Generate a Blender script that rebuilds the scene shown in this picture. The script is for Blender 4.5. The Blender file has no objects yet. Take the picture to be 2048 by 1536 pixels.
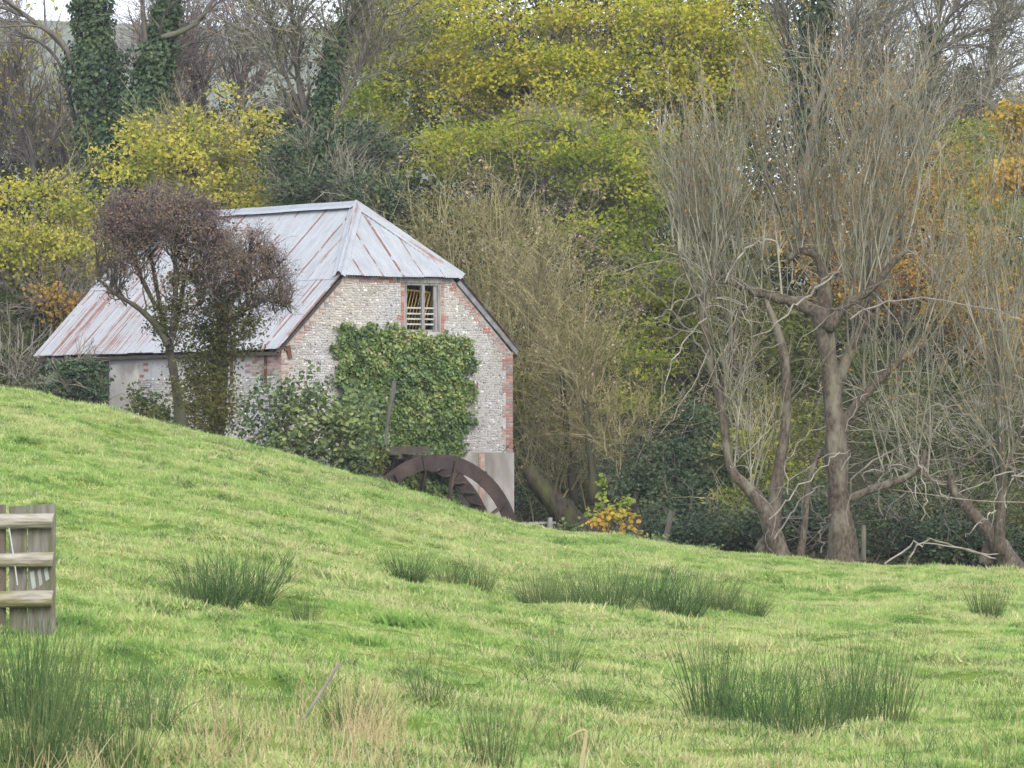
import bpy, math
import numpy as np
from mathutils import Vector

# ------------------------------------------------------------------ camera, sky, sun, exposure
SC = bpy.context.scene
COL = SC.collection
FPX = 11000.0          # focal length in pixels of the 2048 px wide photograph
HZ = 910.0             # row of the horizon
CAMZ = 2.6

cam = bpy.data.cameras.new('camera')
camo = bpy.data.objects.new('camera', cam)
COL.objects.link(camo)
camo.location = (0, 0, CAMZ)
camo.rotation_euler = (math.radians(90), 0, 0)
cam.sensor_fit = 'HORIZONTAL'
cam.sensor_width = 36.0
cam.lens = 36.0 * FPX / 2048.0
cam.shift_y = (HZ - 768.0) / 2048.0
cam.clip_start = 0.5
cam.clip_end = 6000
cam.dof.use_dof = True
cam.dof.focus_distance = 136
cam.dof.aperture_fstop = 20
SC.camera = camo

SUN_EL, SUN_AZ = math.radians(34), math.radians(164)   # behind the camera, a little to its right
world = bpy.data.worlds.new('World')
SC.world = world
world.use_nodes = True
nt = world.node_tree
nt.nodes.clear()
sky = nt.nodes.new('ShaderNodeTexSky')
sky.sky_type = 'NISHITA'
sky.sun_disc = False
sky.sun_elevation = SUN_EL
sky.sun_rotation = SUN_AZ
sky.air_density = 1.0
sky.dust_density = 6.0
sky.ozone_density = 1.0
mixw = nt.nodes.new('ShaderNodeMix')
mixw.data_type = 'RGBA'
mixw.inputs[0].default_value = 0.72
mixw.inputs[7].default_value = (7.3, 8.0, 9.3, 1)     # the even white of the cloud layer
bg = nt.nodes.new('ShaderNodeBackground')
bg.inputs['Strength'].default_value = 0.12
wo = nt.nodes.new('ShaderNodeOutputWorld')
nt.links.new(sky.outputs[0], mixw.inputs[6])
nt.links.new(mixw.outputs[2], bg.inputs['Color'])
nt.links.new(bg.outputs[0], wo.inputs['Surface'])

sl = bpy.data.lights.new('sun', 'SUN')
sl.energy = 0.8
sl.angle = math.radians(22)
sl.color = (1.0, 0.98, 0.94)
slo = bpy.data.objects.new('sun', sl)
COL.objects.link(slo)
# direction towards the sun
sd = Vector((math.sin(SUN_AZ) * math.cos(SUN_EL), math.cos(SUN_AZ) * math.cos(SUN_EL), math.sin(SUN_EL)))
slo.rotation_euler = sd.to_track_quat('Z', 'Y').to_euler()
slo.location = (0, 0, 60)

SC.view_settings.view_transform = 'Standard'
SC.view_settings.look = 'None'
SC.view_settings.exposure = 1.24
SC.view_settings.gamma = 1.0
SC.view_settings.use_curve_mapping = False
SC.render.engine = 'CYCLES'
SC.cycles.max_bounces = 5
SC.cycles.diffuse_bounces = 3
SC.cycles.transmission_bounces = 3
SC.cycles.use_denoising = True

rng = np.random.default_rng(11)

# ------------------------------------------------------------------ helpers
def px(x, y, Y):
    """World point seen at photo pixel (x, y) at distance Y."""
    return np.array([(x - 1024.0) * Y / FPX, Y, CAMZ + (HZ - y) * Y / FPX])

def ppm(Y):
    return FPX / Y

def norm(v):
    return v / np.maximum(np.linalg.norm(v, axis=-1, keepdims=True), 1e-9)

def smooth01(x):
    x = np.clip(x, 0, 1)
    return x * x * (3 - 2 * x)

def link(o, parent=None):
    COL.objects.link(o)
    if parent is not None:
        o.parent = parent
    return o

def make_mesh(name, V, faces, mats, mi=None, smooth=False, uv=None):
    V = np.asarray(V, dtype=np.float32).reshape(-1, 3)
    if not isinstance(faces, (list, tuple)):
        faces = [faces]
    faces = [np.asarray(f, dtype=np.int32) for f in faces if len(f)]
    me = bpy.data.meshes.new(name)
    me.vertices.add(len(V))
    me.vertices.foreach_set('co', V.ravel())
    loops = np.concatenate([f.ravel() for f in faces])
    sizes = np.concatenate([np.full(len(f), f.shape[1], dtype=np.int32) for f in faces])
    starts = np.concatenate([[0], np.cumsum(sizes)[:-1]]).astype(np.int32)
    me.loops.add(len(loops))
    me.loops.foreach_set('vertex_index', loops)
    me.polygons.add(len(sizes))
    me.polygons.foreach_set('loop_start', starts)
    me.polygons.foreach_set('loop_total', sizes)
    if not isinstance(mats, (list, tuple)):
        mats = [mats]
    for m in mats:
        me.materials.append(m)
    if mi is not None:
        me.polygons.foreach_set('material_index', np.asarray(mi, dtype=np.int32))
    me.polygons.foreach_set('use_smooth', np.full(len(sizes), bool(smooth)))
    if uv is not None:
        l = me.uv_layers.new(name='UVMap')
        l.data.foreach_set('uv', np.asarray(uv, dtype=np.float32)[loops].ravel())
    me.update(calc_edges=True)
    return me

def obj(name, V, faces, mats, parent=None, **k):
    return link(bpy.data.objects.new(name, make_mesh(name, V, faces, mats, **k)), parent)

def tag(o, label=None, cat=None, group=None, kind=None):
    if label: o['label'] = label
    if cat: o['category'] = cat
    if group: o['group'] = group
    if kind: o['kind'] = kind
    return o

def thing(name, loc, label, cat, group=None):
    o = bpy.data.objects.new(name, None)
    o.empty_display_size = 0.2
    link(o)
    o.location = Vector([float(c) for c in loc])
    return tag(o, label, cat, group)

def adopt(o, root):
    """Parent a mesh given in world coordinates to the thing's empty."""
    o.parent = root
    o.matrix_parent_inverse = root_matrix(root).inverted()
    return o

def root_matrix(root):
    from mathutils import Matrix
    return Matrix.Translation(root.location)

class MB:
    """Collects boxes, prisms and tubes into one mesh."""
    def __init__(self):
        self.V, self.F, self.n = [], {}, 0
    def add(self, V, faces):
        V = np.asarray(V, float).reshape(-1, 3)
        if not isinstance(faces, (list, tuple)):
            faces = [faces]
        for f in faces:
            f = np.asarray(f)
            if len(f):
                self.F.setdefault(f.shape[1], []).append(f + self.n)
        self.V.append(V)
        self.n += len(V)
        return self
    def box(self, c, ax, ay, az):
        """c centre; ax, ay, az half-extent vectors."""
        c, ax, ay, az = [np.asarray(q, float) for q in (c, ax, ay, az)]
        s = np.array([(-1,-1,-1),(1,-1,-1),(1,1,-1),(-1,1,-1),(-1,-1,1),(1,-1,1),(1,1,1),(-1,1,1)], float)
        V = c + s[:, :1] * ax + s[:, 1:2] * ay + s[:, 2:] * az
        return self.add(V, np.array([(0,3,2,1),(4,5,6,7),(0,1,5,4),(1,2,6,5),(2,3,7,6),(3,0,4,7)]))
    def prism(self, pts, d):
        """polygon pts extruded by the vector d."""
        pts = np.asarray(pts, float); d = np.asarray(d, float); n = len(pts)
        V = np.vstack([pts, pts + d])
        q = np.array([(i, (i + 1) % n, n + (i + 1) % n, n + i) for i in range(n)])
        return self.add(V, [np.array([list(range(n))[::-1]]), np.array([list(range(n, 2 * n))]), q])
    def tubes(self, P, R, sides=6, cap=False, rough=0.0):
        V, F = tube_geo(P, R, sides, rough)
        fs = [F]
        if cap:
            N, K = P.shape[:2]
            b = np.arange(N)[:, None] * K * sides
            fs.append(b + np.arange(sides)[None, ::-1])
            fs.append(b + (K - 1) * sides + np.arange(sides)[None, :])
        return self.add(V, fs)
    def beam(self, a, b, w, h, up=(0, 0, 1)):
        a, b, up = [np.asarray(q, float) for q in (a, b, up)]
        d = b - a; t = norm(d); s = norm(np.cross(t, up)); u = np.cross(s, t)
        return self.box((a + b) / 2, d / 2, s * w / 2, u * h / 2)
    def build(self, name, mats, parent=None, **k):
        return obj(name, np.vstack(self.V), [np.vstack(f) for f in self.F.values()], mats, parent, **k)

def tube_geo(P, R, sides, rough=0.0):
    P = np.asarray(P, float); R = np.asarray(R, float)
    N, K = P.shape[:2]
    T = norm(np.gradient(P, axis=1))
    mean = norm(P[:, -1] - P[:, 0])
    ref = np.where(np.abs(mean[:, 2:3]) > 0.8, np.array([[1.0, 0.13, 0.0]]), np.array([[0.05, 0.1, 1.0]]))
    n = norm(np.cross(T, ref[:, None, :]))
    b = np.cross(T, n)
    a = np.arange(sides) * 2 * np.pi / sides
    RR = R[:, :, None, None] * (1 + rough * rng.normal(size=(N, K, sides, 1))) if rough else R[:, :, None, None]
    V = P[:, :, None, :] + RR * (np.cos(a)[None, None, :, None] * n[:, :, None, :] + np.sin(a)[None, None, :, None] * b[:, :, None, :])
    idx = np.arange(N * K * sides).reshape(N, K, sides)
    i0 = idx[:, :-1, :]; i1 = np.roll(i0, -1, axis=2)
    j0 = idx[:, 1:, :]; j1 = np.roll(j0, -1, axis=2)
    F = np.stack([i0, i1, j1, j0], -1).reshape(-1, 4)
    return V.reshape(-1, 3), F

def resample(pts, K):
    pts = np.asarray(pts, float)
    # Catmull-Rom through the given points
    n = len(pts)
    t = np.linspace(0, n - 1, K)
    i = np.minimum(t.astype(int), n - 2); f = (t - i)[:, None]
    p = np.vstack([2 * pts[0] - pts[1], pts, 2 * pts[-1] - pts[-2]])
    p0, p1, p2, p3 = p[i], p[i + 1], p[i + 2], p[i + 3]
    return 0.5 * (2 * p1 + (p2 - p0) * f + (2 * p0 - 5 * p1 + 4 * p2 - p3) * f**2 + (3 * p1 - p0 - 3 * p2 + p3) * f**3)

def shoots(S, D, L, K=5, wig=0.12, up=0.0):
    """N shoots: start, direction, length -> (N, K, 3)."""
    S = np.asarray(S, float); D = norm(np.asarray(D, float)); L = np.asarray(L, float)
    N = len(S)
    P = np.zeros((N, K, 3)); P[:, 0] = S
    d = D.copy()
    upv = np.array([0, 0, 1.0])
    u = np.asarray(up, float)
    if u.ndim == 0: u = np.full(N, float(u))
    for k in range(1, K):
        d = norm(d + wig * rng.normal(size=(N, 3)) + u[:, None] * upv)
        P[:, k] = P[:, k - 1] + d * (L / (K - 1))[:, None]
    return P

def branch_off(P, R, n, t0, t1, ang, lens, K=4, wig=0.15, up=0.0, rf=0.6, rmin=0.004):
    """n side shoots off random places of the shoots P (N,K,3)."""
    N, KK = P.shape[:2]
    i = rng.integers(0, N, n)
    t = rng.uniform(t0, t1, n) * (KK - 1)
    k = np.minimum(t.astype(int), KK - 2); f = (t - k)[:, None]
    S = P[i, k] * (1 - f) + P[i, k + 1] * f
    T = norm(P[i, k + 1] - P[i, k])
    rr = R[i, k] * (1 - f[:, 0]) + R[i, k + 1] * f[:, 0]
    q = rng.normal(size=(n, 3)); q = norm(q - (q * T).sum(1, keepdims=True) * T)
    a = np.radians(rng.uniform(ang[0], ang[1], n))[:, None]
    D = np.cos(a) * T + np.sin(a) * q
    L = rng.uniform(lens[0], lens[1], n)
    C = shoots(S, D, L, K, wig, up)
    r0 = np.maximum(rr * rf, rmin)
    RR = r0[:, None] * np.linspace(1, 0.35, K)[None]
    return C, np.maximum(RR, rmin * 0.5)

def leaf_geo(P, size, nrm, aspect=0.75, six=False, fold=0.2, droop=None):
    """One leaf per point: rhombus or six-sided folded leaf."""
    P = np.asarray(P, float); N = len(P)
    size = np.broadcast_to(np.asarray(size, float), (N,))[:, None]
    nrm = norm(nrm)
    a = rng.normal(size=(N, 3))
    if droop is not None: a = a + np.array([0, 0, -droop])
    a = norm(a - (a * nrm).sum(1, keepdims=True) * nrm)
    b = np.cross(nrm, a)
    L, W = size, size * aspect
    if not six:
        V = np.stack([P - a * L / 2, P + b * W / 2 + nrm * fold * W, P + a * L / 2, P - b * W / 2 + nrm * fold * W], 1)
        return V.reshape(-1, 3), np.arange(4 * N).reshape(N, 4)
    V = np.stack([P - a * L / 2, P - a * L * .18 + b * W / 2 + nrm * fold * W, P + a * L * .22 + b * W * .4 + nrm * fold * W,
                  P + a * L / 2, P + a * L * .22 - b * W * .4 + nrm * fold * W, P - a * L * .18 - b * W / 2 + nrm * fold * W], 1)
    i = np.arange(N)[:, None] * 6
    return V.reshape(-1, 3), np.vstack([i + np.array([[0, 1, 2, 3]]), i + np.array([[0, 3, 4, 5]])])

def lin(r, g, b):
    f = lambda c: c / 12.92 if c <= 0.04045 else ((c + 0.055) / 1.055) ** 2.4
    return (f(r / 255), f(g / 255), f(b / 255), 1)

def vnoise(x, y, seed=0):
    """Cheap smooth value noise for the terrain, -1..1."""
    xi = np.floor(x).astype(np.int64); yi = np.floor(y).astype(np.int64)
    fx = smooth01(x - xi); fy = smooth01(y - yi)
    def h(a, b):
        n = (a * 374761393 + b * 668265263 + seed * 1442695041) & 0x7fffffff
        n = ((n ^ (n >> 13)) * 1274126177) & 0x7fffffff
        return ((n ^ (n >> 16)) & 0xffff) / 32767.5 - 1
    return (h(xi, yi) * (1 - fx) + h(xi + 1, yi) * fx) * (1 - fy) + (h(xi, yi + 1) * (1 - fx) + h(xi + 1, yi + 1) * fx) * fy

# ------------------------------------------------------------------ materials
def new_mat(name):
    m = bpy.data.materials.new(name); m.use_nodes = True
    t = m.node_tree; t.nodes.clear()
    out = t.nodes.new('ShaderNodeOutputMaterial')
    return m, t, out

def N(t, kind, **inp):
    n = t.nodes.new(kind)
    for k, v in inp.items():
        n.inputs[k].default_value = v
    return n

def ramp(t, stops, src=None, interp='LINEAR'):
    r = t.nodes.new('ShaderNodeValToRGB')
    r.color_ramp.interpolation = interp
    e = r.color_ramp.elements
    while len(e) > 1: e.remove(e[-1])
    e[0].position, e[0].color = stops[0]
    for p, c in stops[1:]:
        q = e.new(p); q.color = c
    if src is not None: t.links.new(src, r.inputs[0])
    return r

def mixc(t, fac, a, b, blend='MIX'):
    m = t.nodes.new('ShaderNodeMix'); m.data_type = 'RGBA'; m.blend_type = blend
    for v, i in ((fac, 0), (a, 6), (b, 7)):
        if isinstance(v, (int, float, tuple)): m.inputs[i].default_value = v
        else: t.links.new(v, m.inputs[i])
    return m.outputs[2]

def noise(t, scale, detail=3, vec=None, rough=0.55):
    n = t.nodes.new('ShaderNodeTexNoise')
    n.inputs['Scale'].default_value = scale
    n.inputs['Detail'].default_value = detail
    n.inputs['Roughness'].default_value = rough
    if vec is not None: t.links.new(vec, n.inputs['Vector'])
    return n.outputs['Fac']

def world_pos(t):
    return t.nodes.new('ShaderNodeNewGeometry').outputs['Position']

def leaf_mat(name, cols, transl=0.3, patch=0.5, gloss=0.0, seed=0.0):
    """Leaf colours picked leaf by leaf, drifting in patches through the plant."""
    m, t, out = new_mat(name)
    g = t.nodes.new('ShaderNodeNewGeometry')
    mp = N(t, 'ShaderNodeMapping'); mp.inputs['Location'].default_value = (seed, seed * 2, 0)
    t.links.new(g.outputs['Position'], mp.inputs['Vector'])
    nz = noise(t, 0.8, 3, mp.outputs[0])
    a = N(t, 'ShaderNodeMath'); a.operation = 'MULTIPLY_ADD'
    t.links.new(nz, a.inputs[0]); a.inputs[1].default_value = patch * 5.0
    a.inputs[2].default_value = .5 - patch * 2.5 - .27
    b = N(t, 'ShaderNodeMath'); b.operation = 'MULTIPLY_ADD'; b.use_clamp = True
    t.links.new(g.outputs['Random Per Island'], b.inputs[0]); b.inputs[1].default_value = .54; t.links.new(a.outputs[0], b.inputs[2])
    n = len(cols)
    r = ramp(t, [((i + 0.5) / n, c) for i, c in enumerate(cols)], b.outputs[0])
    d = N(t, 'ShaderNodeBsdfDiffuse'); tr = N(t, 'ShaderNodeBsdfTranslucent')
    t.links.new(r.outputs[0], d.inputs[0]); t.links.new(r.outputs[0], tr.inputs[0])
    mx = N(t, 'ShaderNodeMixShader'); mx.inputs[0].default_value = transl
    t.links.new(d.outputs[0], mx.inputs[1]); t.links.new(tr.outputs[0], mx.inputs[2])
    last = mx.outputs[0]
    if gloss > 0:
        gl = N(t, 'ShaderNodeBsdfGlossy'); gl.inputs['Roughness'].default_value = 0.42
        gl.inputs['Color'].default_value = (0.8, 0.85, 0.9, 1)
        m2 = N(t, 'ShaderNodeMixShader'); m2.inputs[0].default_value = gloss
        t.links.new(last, m2.inputs[1]); t.links.new(gl.outputs[0], m2.inputs[2]); last = m2.outputs[0]
    t.links.new(last, out.inputs[0])
    return m

def rough_mat(name, c1, c2, scale=6, c3=None, s3=1.2, rough=0.85, bump=0.0, stretch=(1, 1, 1), island=0.0, spec=0.2, coord='Object'):
    m, t, out = new_mat(name)
    co = t.nodes.new('ShaderNodeTexCoord').outputs[coord]
    mp = N(t, 'ShaderNodeMapping'); mp.inputs['Scale'].default_value = stretch
    t.links.new(co, mp.inputs['Vector'])
    f = noise(t, scale, 4, mp.outputs[0])
    r = ramp(t, [(0.32, c1), (0.68, c2)], f)
    c = r.outputs[0]
    if c3 is not None:
        f3 = noise(t, s3, 3, mp.outputs[0])
        k = ramp(t, [(0.5, (0, 0, 0, 1)), (0.66, (1, 1, 1, 1))], f3)
        c = mixc(t, k.outputs[0], c, c3)
    if island:
        g = t.nodes.new('ShaderNodeNewGeometry')
        k = ramp(t, [(0, (1 - island,) * 3 + (1,)), (1, (1 + island,) * 3 + (1,))], g.outputs['Random Per Island'])
        c = mixc(t, 1.0, c, k.outputs[0], 'MULTIPLY')
    p = N(t, 'ShaderNodeBsdfPrincipled'); p.inputs['Roughness'].default_value = rough
    p.inputs['Specular IOR Level'].default_value = spec
    t.links.new(c, p.inputs['Base Color'])
    if bump:
        b = N(t, 'ShaderNodeBump'); b.inputs['Strength'].default_value = bump; b.inputs['Distance'].default_value = 0.03
        t.links.new(f, b.inputs['Height']); t.links.new(b.outputs[0], p.inputs['Normal'])
    t.links.new(p.outputs[0], out.inputs[0])
    return m

# ------------------------------------------------------------------ the ground
_u = np.array([-900, -300, 0, 150, 300, 480, 590, 700, 900, 1040, 1300, 1500, 1700, 2048, 2500, 3200.])
_y = np.array([735, 755, 780, 808, 843, 884, 918, 952, 1012, 1054, 1092, 1114, 1134, 1150, 1160, 1165.])
_zr = CAMZ + (HZ - _y) * 112 / FPX
_ub = np.array([-900, 100, 330, 480, 900, 1250, 1400, 1700, 2048, 3200.])
_zb = np.array([3.2, 2.6, 1.6, -0.4, -1.3, -1.2, -0.4, -0.2, -0.1, 0.])

def ground_base(X, Y):
    X = np.asarray(X, float); Y = np.asarray(Y, float)
    u = 1024 + X * FPX / np.maximum(Y, 30)
    zr = np.interp(u, _u, _zr); zr = (zr + np.interp(u - 70, _u, _zr) + np.interp(u + 70, _u, _zr)) / 3
    zb = np.interp(u, _ub, _zb)
    s = np.clip((Y - 10) / 102, 0, 1) ** 1.5
    front = s * zr
    k = smooth01((Y - 112) / 13)
    z = front * (1 - k) + zb * k
    z = z + 9.0 * smooth01((Y - 150) / 90) * smooth01((Y - 140) / 30)
    return z

def ground(X, Y):
    X = np.asarray(X, float); Y = np.asarray(Y, float)
    z = ground_base(X, Y)
    w = np.clip((Y - 8) / 20, 0, 1) * (1 - smooth01((Y - 108) / 10) * 0.7)
    z = z + w * (0.06 * vnoise(X / 2.3, Y / 3.1, 1) + 0.085 * vnoise(X / 0.9, Y / 1.1, 2) + 0.05 * vnoise(X / 0.42, Y / 0.6, 3))
    return z

def spot(x, y, lo=30.0, hi=112.0):
    """Where the view ray through photo pixel (x, y) meets the field."""
    Ys = np.linspace(lo, hi, 1600)
    g = ground_base((x - 1024) * Ys / FPX, Ys)
    row = HZ + (CAMZ - g) * FPX / Ys
    k = np.argmax(row <= y)
    Y = Ys[k]
    X = (x - 1024) * Y / FPX
    return np.array([X, Y, float(ground(X, Y))])

xs = np.concatenate([np.linspace(-420, -40, 24)[:-1], np.linspace(-40, -15, 40)[:-1], np.linspace(-15, 15, 150), np.linspace(15, 40, 40)[1:], np.linspace(40, 420, 24)[1:]])
ys = np.concatenate([np.linspace(-60, 24, 20)[:-1], np.linspace(24, 128, 420), np.linspace(128, 262, 60)[1:]])
GX, GY = np.meshgrid(xs, ys)
GZ = ground(GX, GY)
idx = np.arange(GX.size).reshape(GX.shape)
F = np.stack([idx[:-1, :-1], idx[:-1, 1:], idx[1:, 1:], idx[1:, :-1]], -1).reshape(-1, 4)

def field_colors(t, g):
    P = g.outputs['Position']
    a = noise(t, 0.32, 3, P); b = noise(t, 1.3, 3, P); c = noise(t, 3.6, 2, P)
    return a, b, c

m, t, out = new_mat('pasture_soil')
g = t.nodes.new('ShaderNodeNewGeometry')
a, b, c = field_colors(t, g)
base = ramp(t, [(0.3, (0.060, 0.110, 0.020, 1)), (0.55, (0.12, 0.17, 0.035, 1)), (0.75, (0.20, 0.20, 0.07, 1))], b)
sep = t.nodes.new('ShaderNodeSeparateXYZ'); t.links.new(g.outputs['Position'], sep.inputs[0])
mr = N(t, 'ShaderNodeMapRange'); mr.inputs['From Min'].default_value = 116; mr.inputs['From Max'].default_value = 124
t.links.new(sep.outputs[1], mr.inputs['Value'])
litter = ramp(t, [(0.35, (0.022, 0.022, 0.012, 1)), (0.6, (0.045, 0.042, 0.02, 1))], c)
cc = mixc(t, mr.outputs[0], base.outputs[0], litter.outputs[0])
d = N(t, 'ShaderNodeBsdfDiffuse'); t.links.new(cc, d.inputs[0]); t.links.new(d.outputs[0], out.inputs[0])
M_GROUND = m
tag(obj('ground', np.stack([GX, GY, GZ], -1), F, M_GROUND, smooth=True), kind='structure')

# the downs far behind the wood
hx = np.linspace(-420, 420, 60); hy = np.linspace(262, 1500, 50)
HX, HY = np.meshgrid(hx, hy)
crest = 71 - 0.05 * (HX + 84) - 34 * smooth01((HX + 10) / 70)
k = smooth01((HY - 262) / 640)
HZZ = ground_base(HX, np.full_like(HX, 262.0)) * (1 - k) + crest * k + 1.2 * vnoise(HX / 60, HY / 80, 9) * k
idx = np.arange(HX.size).reshape(HX.shape)
F = np.stack([idx[:-1, :-1], idx[:-1, 1:], idx[1:, 1:], idx[1:, :-1]], -1).reshape(-1, 4)
M_HILL = rough_mat('downland', (0.125, 0.145, 0.115, 1), (0.17, 0.185, 0.14, 1), 0.05, (0.10, 0.115, 0.095, 1), 0.012, spec=0.0)
tag(obj('hill', np.stack([HX, HY, HZZ], -1), F, M_HILL, smooth=True), kind='structure')

# thin damp air over the whole valley
hz = MB(); hz.box((0, 700, 45), (430, 0, 0), (0, 770, 0), (0, 0, 52))
mh = bpy.data.materials.new('damp_air'); mh.use_nodes = True; mh.node_tree.nodes.clear()
ho = mh.node_tree.nodes.new('ShaderNodeOutputMaterial'); hv = mh.node_tree.nodes.new('ShaderNodeVolumePrincipled')
hv.inputs['Color'].default_value = (0.93, 0.95, 1.0, 1); hv.inputs['Density'].default_value = 0.00016; hv.inputs['Anisotropy'].default_value = 0.0
mh.node_tree.links.new(hv.outputs[0], ho.inputs['Volume'])
tag(hz.build('haze', mh), 'thin pale autumn haze in the air of the valley', kind='stuff')

# ------------------------------------------------------------------ grass: tufts on points
def blade_mat(name, greens, straw, seed=0.0, transl=0.35):
    m, t, out = new_mat(name)
    g = t.nodes.new('ShaderNodeNewGeometry')
    oi = t.nodes.new('ShaderNodeObjectInfo')
    a, b, c = field_colors(t, g)
    bc = N(t, 'ShaderNodeMath'); bc.operation = 'MULTIPLY_ADD'; t.links.new(c, bc.inputs[0]); bc.inputs[1].default_value = .55
    b2 = N(t, 'ShaderNodeMath'); b2.operation = 'MULTIPLY_ADD'; t.links.new(b, b2.inputs[0]); b2.inputs[1].default_value = .7; b2.inputs[2].default_value = -.125
    t.links.new(b2.outputs[0], bc.inputs[2])
    r = ramp(t, greens, bc.outputs[0])
    rr = N(t, 'ShaderNodeMath'); rr.operation = 'MULTIPLY_ADD'
    t.links.new(a, rr.inputs[0]); rr.inputs[1].default_value = 1.7; rr.inputs[2].default_value = -0.85
    r2 = N(t, 'ShaderNodeMath'); r2.operation = 'ADD'; t.links.new(rr.outputs[0], r2.inputs[0]); t.links.new(g.outputs['Random Per Island'], r2.inputs[1])
    k = ramp(t, [(0.52, (0, 0, 0, 1)), (1.0, (1, 1, 1, 1))], r2.outputs[0])
    c1 = mixc(t, k.outputs[0], r.outputs[0], straw)
    v = ramp(t, [(0, (0.84, 0.84, 0.84, 1)), (1, (1.16, 1.16, 1.16, 1))], oi.outputs['Random'])
    c1 = mixc(t, 1.0, c1, v.outputs[0], 'MULTIPLY')
    d = N(t, 'ShaderNodeBsdfDiffuse'); tr = N(t, 'ShaderNodeBsdfTranslucent')
    t.links.new(c1, d.inputs[0]); t.links.new(c1, tr.inputs[0])
    mx = N(t, 'ShaderNodeMixShader'); mx.inputs[0].default_value = transl
    t.links.new(d.outputs[0], mx.inputs[1]); t.links.new(tr.outputs[0], mx.inputs[2])
    t.links.new(mx.outputs[0], out.inputs[0])
    return m

M_GRASS = blade_mat('pasture_grass', [(0.33, (0.085, 0.165, 0.045, 1)), (0.43, (0.185, 0.32, 0.078, 1)), (0.53, (0.30, 0.425, 0.115, 1)), (0.66, (0.45, 0.49, 0.20, 1))], (0.54, 0.49, 0.26, 1))

def tuft_mesh(name, nb, h, spread, lean, mat, w=0.005):
    S = np.zeros((nb, 3)); S[:, :2] = rng.normal(size=(nb, 2)) * spread
    D = np.concatenate([rng.normal(size=(nb, 2)) * lean, np.ones((nb, 1))], 1)
    L = h * rng.uniform(0.45, 1.15, nb)
    P = shoots(S, D, L, 3, 0.16, -0.16)
    a = rng.uniform(0, 2 * np.pi, nb)
    side = np.stack([np.cos(a), np.sin(a), np.zeros(nb)], -1) * w
    V = np.stack([P[:, 0] - side, P[:, 0] + side, P[:, 1] + side * .8, P[:, 1] - side * .8, P[:, 2]], 1)
    i = np.arange(nb)[:, None] * 5
    return make_mesh(name, V.reshape(-1, 3), [i + np.array([[0, 1, 2, 3]]), i + np.array([[3, 2, 4]])], mat)

def scatter(name, label, pts, scale, rot, variants, mat):
    """One stuff object whose tufts stand on the given points."""
    me = bpy.data.meshes.new(name)
    me.vertices.add(len(pts)); me.vertices.foreach_set('co', np.asarray(pts, np.float32).ravel())
    for n_, d_ in (('tuft_scale', scale), ('tuft_turn', rot)):
        at = me.attributes.new(n_, 'FLOAT', 'POINT'); at.data.foreach_set('value', np.asarray(d_, np.float32))
    at = me.attributes.new('tuft_kind', 'INT', 'POINT'); at.data.foreach_set('value', rng.integers(0, len(variants), len(pts)).astype(np.int32))
    me.materials.append(mat)
    o = link(bpy.data.objects.new(name, me))
    ng = bpy.data.node_groups.new(name + '_nodes', 'GeometryNodeTree')
    ng.interface.new_socket('Geometry', in_out='INPUT', socket_type='NodeSocketGeometry')
    ng.interface.new_socket('Geometry', in_out='OUTPUT', socket_type='NodeSocketGeometry')
    gi = ng.nodes.new('NodeGroupInput'); go = ng.nodes.new('NodeGroupOutput')
    g2i = ng.nodes.new('GeometryNodeGeometryToInstance')
    for v in reversed(variants):
        ob = bpy.data.objects.new('grass_tuft', v)
        oi = ng.nodes.new('GeometryNodeObjectInfo'); oi.inputs['Object'].default_value = ob
        ng.links.new(oi.outputs['Geometry'], g2i.inputs[0])
    iop = ng.nodes.new('GeometryNodeInstanceOnPoints')
    iop.inputs['Pick Instance'].default_value = True
    def attr(n_, ty):
        a_ = ng.nodes.new('GeometryNodeInputNamedAttribute'); a_.data_type = ty; a_.inputs[0].default_value = n_
        return [s for s in a_.outputs if s.enabled and s.name == 'Attribute'][0]
    cmb = ng.nodes.new('ShaderNodeCombineXYZ')
    ng.links.new(attr('tuft_turn', 'FLOAT'), cmb.inputs[2])
    ng.links.new(gi.outputs[0], iop.inputs['Points'])
    ng.links.new(g2i.outputs[0], iop.inputs['Instance'])
    ng.links.new(attr('tuft_kind', 'INT'), iop.inputs['Instance Index'])
    ng.links.new(cmb.outputs[0], iop.inputs['Rotation'])
    ng.links.new(attr('tuft_scale', 'FLOAT'), iop.inputs['Scale'])
    ng.links.new(iop.outputs[0], go.inputs[0])
    md = o.modifiers.new('tufts', 'NODES'); md.node_group = ng
    return tag(o, label=label, kind='stuff')

def field_points(n, y0, y1, margin=2.0, pw=1.0):
    Y = y0 + (y1 - y0) * rng.uniform(0, 1, n) ** pw
    half = 1024 * Y / FPX + margin
    keep = rng.uniform(0, 1, n) < half / half.max()
    Y = Y[keep]; half = half[keep]
    X = rng.uniform(-1, 1, len(Y)) * half
    return X, Y

X, Y = field_points(290000, 31, 121, 4.0)
edge = np.interp(1024 + X * FPX / Y, [-500, 1300, 1450, 3000], [121, 120, 118, 117])
k = Y < edge; X, Y = X[k], Y[k]
cl = rng.integers(0, len(X), 150); cn = rng.integers(14, 46, 150)
rr_ = np.repeat(rng.uniform(.07, .2, 150), cn)[:, None]
cX = np.repeat(X[cl], cn) + rng.normal(size=cn.sum()) * rr_[:, 0]; cY = np.repeat(Y[cl], cn) + rng.normal(size=cn.sum()) * rr_[:, 0]
cS = np.repeat(rng.uniform(1.5, 2.6, 150), cn) * rng.uniform(.6, 1.2, cn.sum())
tus = np.clip(0.5 + 0.9 * vnoise(X / 0.7, Y / 0.8, 21) * 0.7 + 0.5 * vnoise(X / 0.3, Y / 0.3, 22), 0, 1.3)
sc = (0.45 + 0.95 * tus) * rng.uniform(0.7, 1.35, len(X))
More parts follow.
